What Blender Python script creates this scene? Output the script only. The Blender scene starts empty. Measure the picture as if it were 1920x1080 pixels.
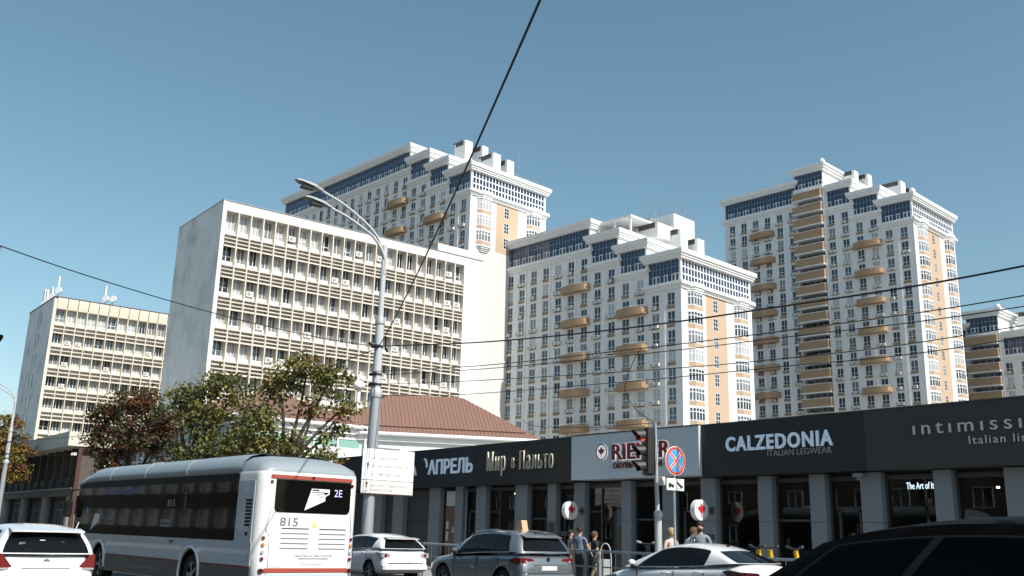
import bpy, bmesh, math, random
from mathutils import Vector, Matrix
random.seed(7)
R = math.radians
scene = bpy.context.scene
COL = scene.collection

# ------------------------------------------------------------------ camera, sky, sun, exposure
cam_d = bpy.data.cameras.new('camera'); cam = bpy.data.objects.new('camera', cam_d); COL.objects.link(cam)
_right = Vector((0.62039216, 0.78382658, 0.02700859)).normalized()
_fwd = Vector((-0.76359226, 0.59580062, 0.24889451)).normalized()
_up = (-_fwd).cross(_right)
cam.matrix_world = Matrix(((_right.x, _up.x, -_fwd.x, 0), (_right.y, _up.y, -_fwd.y, 0), (_right.z, _up.z, -_fwd.z, 1.6), (0, 0, 0, 1)))
cam_d.sensor_width = 36; cam_d.lens = 36 * 1797 / 1920; cam_d.clip_start = 0.05; cam_d.clip_end = 6000
scene.camera = cam

SUN_EL, SUN_AZ = 46.0, 85.5        # azimuth from +Y towards +X
world = bpy.data.worlds.new('World'); scene.world = world; world.use_nodes = True
wn = world.node_tree.nodes; wl = world.node_tree.links
sky = wn.new('ShaderNodeTexSky'); sky.sky_type = 'NISHITA'; sky.sun_disc = False
sky.sun_elevation = R(SUN_EL); sky.sun_rotation = R(SUN_AZ); sky.altitude = 0; sky.air_density = 1.0; sky.dust_density = 0.9; sky.ozone_density = 1.0
hsv = wn.new('ShaderNodeHueSaturation'); hsv.inputs['Hue'].default_value = 0.474; hsv.inputs['Saturation'].default_value = 1.02; hsv.inputs['Value'].default_value = 1.0
wl.new(sky.outputs[0], hsv.inputs['Color'])
bg = wn['Background']; bg.inputs[1].default_value = 0.088
wl.new(hsv.outputs[0], bg.inputs[0])
sun_d = bpy.data.lights.new('sun', 'SUN'); sun_d.energy = 3.8; sun_d.angle = R(0.53); sun_d.color = (1.0, 0.95, 0.87)
sun = bpy.data.objects.new('sun', sun_d); COL.objects.link(sun)
_sd = Vector((math.sin(R(SUN_AZ)) * math.cos(R(SUN_EL)), math.cos(R(SUN_AZ)) * math.cos(R(SUN_EL)), math.sin(R(SUN_EL))))
sun.rotation_euler = (-_sd).to_track_quat('-Z', 'Y').to_euler(); sun.location = (60, -10, 60)
scene.view_settings.view_transform = 'Standard'; scene.view_settings.look = 'None'
scene.view_settings.exposure = 0.6; scene.view_settings.gamma = 1.0; scene.view_settings.use_curve_mapping = False
scene.render.engine = 'CYCLES'
scene.cycles.max_bounces = 6; scene.cycles.diffuse_bounces = 3; scene.cycles.glossy_bounces = 3; scene.cycles.transparent_max_bounces = 8; scene.cycles.transmission_bounces = 3
scene.cycles.use_denoising = True; scene.cycles.caustics_reflective = False; scene.cycles.caustics_refractive = False

# ------------------------------------------------------------------ materials
MATS = {}
def mat(name, col, rough=0.6, metal=0.0, spec=0.5, var=0.0, vscale=1.0, bump=0.0, bscale=20.0, coat=0.0, emit=None, streak=0.0, island=0.0, dirt=None):
    if name in MATS: return MATS[name]
    m = bpy.data.materials.new(name); m.use_nodes = True; MATS[name] = m
    nt = m.node_tree; n = nt.nodes; L = nt.links; b = n['Principled BSDF']
    b.inputs['Base Color'].default_value = (*col, 1); b.inputs['Roughness'].default_value = rough
    b.inputs['Metallic'].default_value = metal; b.inputs['Specular IOR Level'].default_value = spec
    if coat: b.inputs['Coat Weight'].default_value = coat; b.inputs['Coat Roughness'].default_value = 0.03
    if emit: b.inputs['Emission Color'].default_value = (*emit[0], 1); b.inputs['Emission Strength'].default_value = emit[1]
    src = None
    if var or streak or bump or dirt:
        tc = n.new('ShaderNodeTexCoord')
    if var or streak or island or dirt:
        rgb = n.new('ShaderNodeRGB'); rgb.outputs[0].default_value = (*col, 1); src = rgb.outputs[0]
        def mul(fac_out, lo, hi, src):
            mr = n.new('ShaderNodeMapRange'); mr.inputs['To Min'].default_value = lo; mr.inputs['To Max'].default_value = hi
            L.new(fac_out, mr.inputs['Value'])
            vm = n.new('ShaderNodeVectorMath'); vm.operation = 'SCALE'; L.new(src, vm.inputs[0]); L.new(mr.outputs[0], vm.inputs['Scale'])
            return vm.outputs[0]
        if var:
            nz = n.new('ShaderNodeTexNoise'); nz.inputs['Scale'].default_value = vscale; nz.inputs['Detail'].default_value = 6; nz.inputs['Roughness'].default_value = 0.65
            L.new(tc.outputs['Object'], nz.inputs['Vector']); src = mul(nz.outputs['Fac'], 1 - var, 1 + var, src)
        if streak:
            mp = n.new('ShaderNodeMapping'); mp.inputs['Scale'].default_value = (0.9, 0.9, 0.06); L.new(tc.outputs['Object'], mp.inputs['Vector'])
            nz = n.new('ShaderNodeTexNoise'); nz.inputs['Scale'].default_value = 1.3; nz.inputs['Detail'].default_value = 5; L.new(mp.outputs[0], nz.inputs['Vector'])
            src = mul(nz.outputs['Fac'], 1 - streak, 1 + streak, src)
        if island:
            g = n.new('ShaderNodeNewGeometry'); src = mul(g.outputs['Random Per Island'], 1 - island, 1 + island, src)
        if dirt:
            nz = n.new('ShaderNodeTexNoise'); nz.inputs['Scale'].default_value = dirt[1]; nz.inputs['Detail'].default_value = 8; L.new(tc.outputs['Object'], nz.inputs['Vector'])
            cr = n.new('ShaderNodeMapRange'); cr.inputs['From Min'].default_value = 0.5; cr.inputs['From Max'].default_value = 0.75; L.new(nz.outputs['Fac'], cr.inputs['Value'])
            mx = n.new('ShaderNodeMix'); mx.data_type = 'RGBA'; L.new(cr.outputs[0], mx.inputs['Factor']); L.new(src, mx.inputs['A']); mx.inputs['B'].default_value = (*dirt[0], 1); src = mx.outputs['Result']
        L.new(src, b.inputs['Base Color'])
    if bump:
        nz = n.new('ShaderNodeTexNoise'); nz.inputs['Scale'].default_value = bscale; nz.inputs['Detail'].default_value = 4; L.new(tc.outputs['Object'], nz.inputs['Vector'])
        bp = n.new('ShaderNodeBump'); bp.inputs['Strength'].default_value = bump; bp.inputs['Distance'].default_value = 0.02 if bscale > 2 else 0.10
        L.new(nz.outputs['Fac'], bp.inputs['Height']); L.new(bp.outputs[0], b.inputs['Normal'])
    return m

def seethrough(name, tint, refl_tint=(1, 1, 1), ior=1.5, rough=0.01):
    """thin clear pane: fresnel mirror over tinted transparency"""
    if name in MATS: return MATS[name]
    m = bpy.data.materials.new(name); m.use_nodes = True; MATS[name] = m
    nt = m.node_tree; n = nt.nodes; L = nt.links
    for x in list(n):
        if x.type != 'OUTPUT_MATERIAL': n.remove(x)
    out = [x for x in n if x.type == 'OUTPUT_MATERIAL'][0]
    tr = n.new('ShaderNodeBsdfTransparent'); tr.inputs[0].default_value = (*tint, 1)
    gl = n.new('ShaderNodeBsdfGlossy'); gl.inputs['Roughness'].default_value = rough; gl.inputs[0].default_value = (*refl_tint, 1)
    fr = n.new('ShaderNodeFresnel'); fr.inputs[0].default_value = ior
    mx = n.new('ShaderNodeMixShader'); L.new(fr.outputs[0], mx.inputs[0]); L.new(tr.outputs[0], mx.inputs[1]); L.new(gl.outputs[0], mx.inputs[2]); L.new(mx.outputs[0], out.inputs[0])
    return m

# building stock
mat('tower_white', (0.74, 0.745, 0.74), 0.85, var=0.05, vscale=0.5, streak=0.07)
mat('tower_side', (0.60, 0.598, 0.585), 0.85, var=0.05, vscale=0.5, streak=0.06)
mat('tower_trim', (0.76, 0.765, 0.76), 0.8, var=0.04, vscale=0.7)
mat('tower_tan', (0.50, 0.37, 0.26), 0.85, var=0.06, vscale=0.8)
mat('spandrel_tan', (0.30, 0.21, 0.135), 0.85, var=0.10, vscale=2)
mat('balcony_tan', (0.37, 0.25, 0.15), 0.85, var=0.07, vscale=1.5, streak=0.06)
mat('pvc_white', (0.78, 0.79, 0.80), 0.45)
mat('glass_dark', (0.012, 0.018, 0.026), 0.04, spec=0.9)
mat('glass_blue', (0.025, 0.045, 0.085), 0.06, spec=0.6, var=0.3, vscale=0.6)
mat('glass_blind', (0.42, 0.43, 0.43), 0.35, coat=1.0)
mat('glass_curtain', (0.16, 0.17, 0.18), 0.4, coat=1.0)
mat('glass_sky', (0.07, 0.10, 0.125), 0.05, spec=0.8)
mat('ac_white', (0.68, 0.68, 0.64), 0.6, var=0.1, vscale=3)
mat('ac_dark', (0.06, 0.06, 0.06), 0.7)
mat('ac_fan', (0.30, 0.30, 0.29), 0.7)
mat('slab_concrete_grey', (0.72, 0.735, 0.735), 0.92, var=0.22, vscale=0.35, streak=0.06, bump=0.9, bscale=0.9, dirt=((0.46, 0.475, 0.475), 0.30))
mat('slab_white', (0.70, 0.675, 0.63), 0.85, var=0.05, vscale=0.6, streak=0.06)
mat('slab_cream', (0.70, 0.64, 0.52), 0.85, var=0.07, vscale=0.8, streak=0.06)
mat('louvre', (0.62, 0.575, 0.51), 0.8, var=0.18, vscale=1.5)
mat('fin', (0.70, 0.65, 0.57), 0.8, var=0.06, vscale=1.0)
mat('recess', (0.66, 0.625, 0.57), 0.9, var=0.1, vscale=1.0)
mat('roof_dark', (0.10, 0.10, 0.10), 0.9)
mat('roof_felt', (0.20, 0.19, 0.18), 0.95, var=0.15, vscale=0.6)
mat('roof_red', (0.21, 0.115, 0.088), 0.75, var=0.10, vscale=0.8)
mat('roof_rib', (0.235, 0.13, 0.10), 0.75, var=0.10, vscale=2)
mat('render_white', (0.74, 0.76, 0.76), 0.8, var=0.05, vscale=0.7, streak=0.05)
mat('gutter_white', (0.80, 0.81, 0.81), 0.5)
mat('panel_pale', (0.70, 0.74, 0.75), 0.3, coat=0.6)
mat('panel_green', (0.22, 0.42, 0.35), 0.3, coat=0.6)
mat('brown_metal', (0.07, 0.03, 0.025), 0.7)
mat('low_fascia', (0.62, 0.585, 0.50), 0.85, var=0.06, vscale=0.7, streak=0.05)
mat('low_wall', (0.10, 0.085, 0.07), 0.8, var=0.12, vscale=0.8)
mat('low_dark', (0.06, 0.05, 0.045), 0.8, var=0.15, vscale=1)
mat('low_column', (0.26, 0.26, 0.255), 0.8, var=0.06)
# street
mat('asphalt', (0.055, 0.055, 0.057), 0.9, var=0.2, vscale=2, bump=0.4, bscale=60)
mat('paving', (0.30, 0.29, 0.275), 0.9, var=0.12, vscale=2, bump=0.2, bscale=30)
mat('kerb', (0.36, 0.355, 0.34), 0.9, var=0.12, vscale=2)
mat('paint_white', (0.75, 0.75, 0.73), 0.7, var=0.15, vscale=3)
mat('earth', (0.27, 0.255, 0.23), 0.95, var=0.2, vscale=0.1)
mat('pole_grey', (0.34, 0.365, 0.38), 0.45, var=0.06, vscale=3, metal=0.2)
mat('pole_white', (0.48, 0.495, 0.505), 0.4)
mat('lamp_grey', (0.33, 0.345, 0.35), 0.5)
mat('black_plastic', (0.012, 0.012, 0.012), 0.45)
mat('wire_black', (0.012, 0.013, 0.016), 0.6)
mat('steel', (0.42, 0.44, 0.46), 0.35, metal=0.8)
mat('rubber', (0.015, 0.015, 0.015), 0.8)
mat('sign_white', (0.80, 0.81, 0.80), 0.35, var=0.03)
mat('sign_print', (0.24, 0.245, 0.25), 0.5)
mat('sign_black', (0.03, 0.03, 0.03), 0.5)
mat('sign_blue', (0.10, 0.33, 0.62), 0.4)
mat('sign_red', (0.62, 0.06, 0.03), 0.4)
MB_OK = True
# ------------------------------------------------------------------ mesh builder
class MB:
    def __init__(s): s.v = []; s.f = []; s.m = []; s.s = []
    def add(s, vs, fs, mi=0, sm=False):
        o = len(s.v); s.v += [tuple(p) for p in vs]
        for f in fs: s.f.append(tuple(i + o for i in f)); s.m.append(mi); s.s.append(sm)
        return s
    def box(s, x0, y0, z0, x1, y1, z1, mi=0):
        x0, x1 = min(x0, x1), max(x0, x1); y0, y1 = min(y0, y1), max(y0, y1); z0, z1 = min(z0, z1), max(z0, z1)
        return s.add([(x0, y0, z0), (x1, y0, z0), (x1, y1, z0), (x0, y1, z0), (x0, y0, z1), (x1, y0, z1), (x1, y1, z1), (x0, y1, z1)],
                     [(0, 3, 2, 1), (4, 5, 6, 7), (0, 1, 5, 4), (1, 2, 6, 5), (2, 3, 7, 6), (3, 0, 4, 7)], mi)
    def rbox(s, x0, y0, z0, x1, y1, z1, r, mi=0):
        """box with chamfered vertical/horizontal edges"""
        vs = []
        for z, k in ((z0, r), (z0 + r, 0), (z1 - r, 0), (z1, r)):
            a0, a1, b0, b1 = x0 + k, x1 - k, y0 + k, y1 - k
            vs += [(a0 + r, b0, z), (a1 - r, b0, z), (a1, b0 + r, z), (a1, b1 - r, z), (a1 - r, b1, z), (a0 + r, b1, z), (a0, b1 - r, z), (a0, b0 + r, z)]
        fs = [tuple(range(7, -1, -1)), tuple(range(24, 32))]
        for q in range(3):
            for i in range(8): fs.append((q * 8 + i, q * 8 + (i + 1) % 8, q * 8 + 8 + (i + 1) % 8, q * 8 + 8 + i))
        return s.add(vs, fs, mi)
    def quad(s, a, b, c, d, mi=0): return s.add([a, b, c, d], [(0, 1, 2, 3)], mi)
    def prism(s, pts, axis, a0, a1, mi=0):
        """closed polygon pts (2d) extruded along axis; axis x: pts=(y,z), y: (x,z), z: (x,y)"""
        def P(p, a): return (a, p[0], p[1]) if axis == 'x' else ((p[0], a, p[1]) if axis == 'y' else (p[0], p[1], a))
        n = len(pts); vs = [P(p, a0) for p in pts] + [P(p, a1) for p in pts]
        fs = [tuple(range(n)), tuple(range(2 * n - 1, n - 1, -1))] + [(i, i + n, (i + 1) % n + n, (i + 1) % n) for i in range(n)]
        return s.add(vs, fs, mi)
    def tube(s, path, r, n=8, mi=0, cap=True, sm=True):
        path = [Vector(p) for p in path]; rs = r if isinstance(r, (list, tuple)) else [r] * len(path)
        vs = []; up0 = Vector((0, 0, 1)); last = None
        for i, p in enumerate(path):
            d = (path[min(i + 1, len(path) - 1)] - path[max(i - 1, 0)]).normalized()
            ref = last if last is not None else (up0 if abs(d.z) < 0.9 else Vector((1, 0, 0)))
            a = (ref - d * ref.dot(d))
            if a.length < 1e-5: a = d.orthogonal()
            a.normalize(); b = d.cross(a); last = a
            for k in range(n):
                t = 2 * math.pi * k / n; vs.append(p + (a * math.cos(t) + b * math.sin(t)) * rs[i])
        fs = []
        for i in range(len(path) - 1):
            for k in range(n): fs.append((i * n + k, i * n + (k + 1) % n, (i + 1) * n + (k + 1) % n, (i + 1) * n + k))
        s.add(vs, fs, mi, sm)
        if cap:
            s.add(vs[:n], [tuple(range(n - 1, -1, -1))], mi); s.add(vs[-n:], [tuple(range(n))], mi)
        return s
    def disc(s, c, nrm, r, th=0.0, n=24, mi=0, r2=None):
        nrm = Vector(nrm).normalized(); c = Vector(c)
        return s.tube([c, c + nrm * max(th, 1e-4)], [r, r2 if r2 is not None else r], n, mi, True, False)
    def ring(s, c, nrm, r0, r1, th=0.01, n=32, mi=0):
        nrm = Vector(nrm).normalized(); c = Vector(c); a = nrm.orthogonal().normalized(); b = nrm.cross(a); vs = []
        for k in range(n):
            d = a * math.cos(2 * math.pi * k / n) + b * math.sin(2 * math.pi * k / n)
            vs += [c + d * r0, c + d * r1, c + d * r1 + nrm * th, c + d * r0 + nrm * th]
        fs = []
        for k in range(n):
            o, q = k * 4, ((k + 1) % n) * 4
            fs += [(o, o + 1, q + 1, q), (o + 1, o + 2, q + 2, q + 1), (o + 2, o + 3, q + 3, q + 2), (o + 3, o, q, q + 3)]
        return s.add(vs, fs, mi)
    def grid(s, fn, nu, nv, mi=0, sm=True):
        vs = [fn(i / nu, j / nv) for i in range(nu + 1) for j in range(nv + 1)]
        return s.add(vs, [(i * (nv + 1) + j, (i + 1) * (nv + 1) + j, (i + 1) * (nv + 1) + j + 1, i * (nv + 1) + j + 1) for i in range(nu) for j in range(nv)], mi, sm)
    def sphere(s, c, r, nu=12, nv=8, mi=0, sc=(1, 1, 1)):
        c = Vector(c)
        return s.grid(lambda u, v: (c.x + r * sc[0] * math.cos(2 * math.pi * u) * math.sin(math.pi * v), c.y + r * sc[1] * math.sin(2 * math.pi * u) * math.sin(math.pi * v), c.z - r * sc[2] * math.cos(math.pi * v)), nu, nv, mi)
    def mesh(s, mats, name='m', weld=False):
        me = bpy.data.meshes.new(name); me.from_pydata(s.v, [], s.f)
        if isinstance(mats, str): mats = [mats]
        for m in mats: me.materials.append(MATS[m])
        me.polygons.foreach_set('material_index', s.m); me.polygons.foreach_set('use_smooth', s.s)
        if weld:
            b = bmesh.new(); b.from_mesh(me); bmesh.ops.remove_doubles(b, verts=b.verts, dist=1e-4); bmesh.ops.recalc_face_normals(b, faces=b.faces); b.to_mesh(me); b.free()
        me.update(); return me

def obj(name, me, parent=None, loc=(0, 0, 0), rot=(0, 0, 0), label=None, cat=None, group=None, kind=None, scale=None):
    o = bpy.data.objects.new(name, me); COL.objects.link(o)
    o.location = loc; o.rotation_euler = rot
    if scale: o.scale = scale
    if parent is not None: o.parent = parent
    if label: o['label'] = label
    if cat: o['category'] = cat
    if group: o['group'] = group
    if kind: o['kind'] = kind
    return o
def thing(name, label, cat, loc=(0, 0, 0), rz=0.0, group=None):
    return obj(name, None, None, loc, (0, 0, rz), label, cat, group)
def copy_tree(o, parent=None):
    c = o.copy(); COL.objects.link(c); c.parent = parent
    for ch in list(o.children): copy_tree(ch, c)
    return c

# ------------------------------------------------------------------ lettering (one mesh per character, shared)
_glyph = {}
def _text_mesh(s, size, ext, off):
    cu = bpy.data.curves.new('t', 'FONT'); cu.body = s; cu.size = size; cu.extrude = ext; cu.offset = off; cu.resolution_u = 3
    o = bpy.data.objects.new('t', cu); me = bpy.data.meshes.new_from_object(o)
    bpy.data.objects.remove(o); bpy.data.curves.remove(cu); return me
def _right_edge(s, size):
    me = _text_mesh(s, size, 0, 0); r = max((v.co.x for v in me.vertices), default=0); bpy.data.meshes.remove(me); return r
def letters(text, size, matname, parent, loc, rot, ext=0.02, off=0.0, xs=1.0, gap=0.0, width=None, name='letter'):
    """lays text along local +x; returns total width; each character is its own object"""
    ri = _right_edge('I', size); x = 0; out = []
    for ch in text:
        k = ('adv', ch, size)
        if k not in _glyph: _glyph[k] = _right_edge(ch + 'I', size) - ri
        out.append((ch, x)); x += _glyph[k] * xs + gap
    f = (width / x) if width else 1.0
    M = Matrix.LocRotScale(Vector(loc), None, None) @ (Matrix.Rotation(rot[2], 4, 'Z') @ Matrix.Rotation(rot[0], 4, 'X'))
    for ch, px in out:
        if ch == ' ': continue
        k = (ch, size, matname, ext, off)
        if k not in _glyph:
            me = _text_mesh(ch, size, ext, off); me.materials.clear(); me.materials.append(MATS[matname]); _glyph[k] = me
        o = obj(name, _glyph[k], parent); o.matrix_local = M @ Matrix.Translation((px * f, 0, 0)) @ Matrix.Diagonal((xs * f, 1, 1, 1))
    return x * f

# ------------------------------------------------------------------ ground, road, pavement
m = MB(); m.quad((-3000, -3000, -0.16), (3000, -3000, -0.16), (3000, 3000, -0.16), (-3000, 3000, -0.16))
obj('ground', m.mesh('earth'), kind='structure')
m = MB(); m.quad((-400, -8, 0), (120, -8, 0), (120, 18.2, 0), (-400, 18.2, 0)); obj('road', m.mesh('asphalt'), kind='structure')
m = MB(); m.box(-400, 18.4, -0.1, 120, 26.0, 0.15); obj('pavement', m.mesh('paving'), kind='structure')
m = MB(); m.box(-400, 18.2, -0.1, 120, 18.4, 0.16); obj('kerb', m.mesh('kerb'), kind='structure')
m = MB(); m.box(-400, -14, -0.1, 120, -8.2, 0.15); obj('pavement', m.mesh('paving'), kind='structure')
m = MB(); m.box(-400, -8.2, -0.1, 120, -8.0, 0.16); obj('kerb', m.mesh('kerb'), kind='structure')
m = MB()
for y in (3.0, 7.4, 12.9, 15.5):
    for k in range(-30, 8): m.quad((k * 8, y - .06, .004), (k * 8 + 3, y - .06, .004), (k * 8 + 3, y + .06, .004), (k * 8, y + .06, .004))
obj('lane_markings', m.mesh('paint_white'), kind='structure')

mat('mullion_blue', (0.20, 0.27, 0.38), 0.4)
# ------------------------------------------------------------------ shared window meshes
def frame_mesh(w, h, cols, transoms, t=0.07, d=0.08, mats='pvc_white', open_=None):
    """window frame in xz plane centred at origin, facing -y"""
    b = MB(); hw, hh = w / 2, h / 2
    b.box(-hw, -d / 2, -hh, -hw + t, d / 2, hh); b.box(hw - t, -d / 2, -hh, hw, d / 2, hh)
    b.box(-hw + t, -d / 2, -hh, hw - t, d / 2, -hh + t); b.box(-hw + t, -d / 2, hh - t, hw - t, d / 2, hh)
    for c in range(1, cols):
        x = -hw + w * c / cols; b.box(x - t * .45, -d * .45, -hh + t, x + t * .45, d * .45, hh - t)
    for z in transoms: b.box(-hw + t, -d * .4, -hh + z - t * .4, hw - t, d * .4, -hh + z + t * .4)
    return b.mesh(mats)
def pane_mesh(w, h, mname):
    b = MB(); b.quad((-w / 2, 0, -h / 2), (w / 2, 0, -h / 2), (w / 2, 0, h / 2), (-w / 2, 0, h / 2)); return b.mesh(mname)
def ac_mesh(n=1):
    b = MB()
    for k in range(n):
        x = (k - (n - 1) / 2) * 0.92
        b.box(x - .40, -.42, -.28, x + .40, -.10, .28); b.disc((x - .1, -.42, 0), (0, -1, 0), .20, .012, 12, 2)
        b.box(x - .34, -.40, -.34, x - .30, 0, -.30, 1); b.box(x + .30, -.40, -.34, x + .34, 0, -.30, 1)
    return b.mesh(['ac_white', 'ac_dark', 'ac_fan'])
AC1, AC2 = ac_mesh(1), ac_mesh(2)
TW_F = frame_mesh(1.48, 2.05, 2, [0.72], 0.09, 0.10)
TW_F3 = frame_mesh(1.25, 2.05, 2, [0.72, 1.4], 0.085, 0.10)
TW_P = [pane_mesh(1.36, 1.9, k) for k in ('glass_dark', 'glass_dark', 'glass_dark', 'glass_blue', 'glass_sky', 'glass_curtain', 'glass_blind')]
m = MB(); m.box(-.76, -.10, -.28, .76, .18, .28); TW_SILL = m.mesh('spandrel_tan')
m = MB(); m.box(-.72, -.14, -.03, .72, .1, .03); TW_LEDGE = m.mesh('pvc_white')

def curtain(root, x0, x1, z0, z1, side, y, mul, gr='pvc_white', step=0.78):
    """glazed band: side 'f' spans x at plane y; side 'r' spans y (x0,x1 are y) at plane x=y"""
    g = MB(); q = MB(); rows = 3; t = 0.085 if side == 'f' else 0.20
    n = max(2, round((x1 - x0) / step)); dz = (z1 - z0) / rows
    def bx(b, a0, a1, c0, c1, o0, o1, mi=0):
        if side == 'f': b.box(a0, y - o1, c0, a1, y - o0, c1, mi)
        else: b.box(y + o0, a0, c0, y + o1, a1, c1, mi)
    bx(g, x0, x1, z0, z1, -.10, 0.0)
    for i in range(n + 1):
        x = x0 + (x1 - x0) * i / n; bx(q, x - t / 2, x + t / 2, z0, z1, 0.0, .05, 0)
    for r in range(rows + 1):
        z = z0 + dz * r; bx(q, x0, x1, z - t / 2, z + t / 2, 0.003, .045, 0)
    # white opening sashes in the lower row
    for i in range(n):
        if (side == 'f' and (i * 7 + n) % 5 < 3) or (side == 'r' and (i * 5 + 3) % 4 < 2):
            a = x0 + (x1 - x0) * i / n; c = x0 + (x1 - x0) * (i + 1) / n; zb = z0 + .05; zt = z0 + dz * 1.12
            bx(q, a + .02, a + .13, zb, zt, .01, .075, 1); bx(q, c - .13, c - .02, zb, zt, .01, .075, 1)
            bx(q, a + .13, c - .13, zb, zb + .11, .01, .075, 1); bx(q, a + .13, c - .13, zt - .11, zt, .01, .075, 1)
    obj('curtain_glass', g.mesh('glass_blue'), root); obj('mullion_grid', q.mesh([mul, gr]), root)

def moulding(root, x0, x1, z0, z1, proj, steps, y1=None, name='cornice', wrap=False, depth=19.5, left=True):
    """stepped classical band along the front (y=0), returning along the right end"""
    b = MB(); h = (z1 - z0) / len(steps)
    for i, k in enumerate(steps):
        p = proj * k
        b.box(x0 - (p if left else 0), -p, z0 + h * i, x1 + p, (depth + p) if wrap else (y1 or 3.0), z0 + h * (i + 1))
    return obj(name, b.mesh('tower_trim'), root)

BAY = [(0.0, -1.75), (0.75, -1.1), (0.75, 1.1), (0.0, 1.75)]
def bay_meshes():
    f = MB(); p = MB(); s = MB(); h = 2.05; t = 0.15
    for (a, b, n) in ((0, 1, 2), (1, 2, 3), (2, 3, 2)):
        A = Vector((*BAY[a], 0)); B = Vector((*BAY[b], 0)); d = (B - A); L = d.length; d.normalize(); nn = Vector((d.y, -d.x, 0)); nn = -nn if nn.x < 0 else nn
        def bar(u0, u1, z0, z1, th):
            c = []
            for z in (z0, z1):
                for u, o in ((u0, -.04), (u1, -.04), (u1, th), (u0, th)): q = A + d * u + nn * o; c.append((q.x, q.y, z))
            f.add(c, [(0, 3, 2, 1), (4, 5, 6, 7), (0, 1, 5, 4), (1, 2, 6, 5), (2, 3, 7, 6), (3, 0, 4, 7)])
        for k in range(n + 1): u = L * k / n; bar(max(0, u - t / 2), min(L, u + t / 2), 0, h, .04)
        for z in (0, 1.30, h - t): bar(0, L, z, z + t * .9, .03)
        p.quad((A.x, A.y, 0), (B.x, B.y, 0), (B.x, B.y, h), (A.x, A.y, h))
    s.prism([(x + (.06 if x > 0 else 0), y * 1.02) for x, y in BAY], 'z', -.68, -.02)
    w = MB(); w.prism([(x + .03, y * 1.01) for x, y in BAY], 'z', -.98, -.68)
    return f.mesh('pvc_white'), p, s.mesh('tower_tan'), w.mesh('tower_trim')
BAY_F, _bp, BAY_S, BAY_W = bay_meshes()
BAY_P = [_bp.mesh(k) for k in ('glass_dark', 'glass_curtain', 'glass_curtain', 'glass_sky', 'glass_blind')]

def balcony_mesh(w):
    b = MB(); n = 14; outer = []; inner = []
    for i in range(n + 1):
        u = -1 + 2 * i / n; x = u * w / 2; y = -(0.55 + 0.95 * math.sqrt(max(0, 1 - (u * .92) ** 2)))
        outer.append((x, y)); inner.append((x * .97, y + .16))
    b.prism(outer + [(w / 2, 0.1), (-w / 2, 0.1)], 'z', 0, .18)
    b.prism([(x * 1.015, y - .05) for x, y in outer] + [(w / 2, 0.1), (-w / 2, 0.1)], 'z', .0 - .10, 0.0)
    def wall(o, i_, z0, z1):
        vs = [(x, y, z0) for x, y in o] + [(x, y, z1) for x, y in o] + [(x, y, z0) for x, y in i_] + [(x, y, z1) for x, y in i_]
        k = n + 1; fs = []
        for j in range(n): fs += [(j, j + 1, k + j + 1, k + j), (2 * k + j + 1, 2 * k + j, 3 * k + j, 3 * k + j + 1), (k + j, k + j + 1, 3 * k + j + 1, 3 * k + j)]
        b.add(vs, fs)
    wall([(-w / 2, .05)] + outer[1:-1] + [(w / 2, .05)], [(-w / 2 + .15, .05)] + inner[1:-1] + [(w / 2 - .15, .05)], .18, 1.12)
    r = MB(); pts = [Vector((x, y + .05, 1.30)) for x, y in outer]; r.tube(pts, .035, 6)
    for j in range(0, n + 1, 2): r.tube([(outer[j][0], outer[j][1] + .05, 1.1), (outer[j][0], outer[j][1] + .05, 1.30)], .025, 5)
    return b.mesh('balcony_tan'), r.mesh('pvc_white')
BALC, BALC_R = balcony_mesh(6.2)

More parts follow.
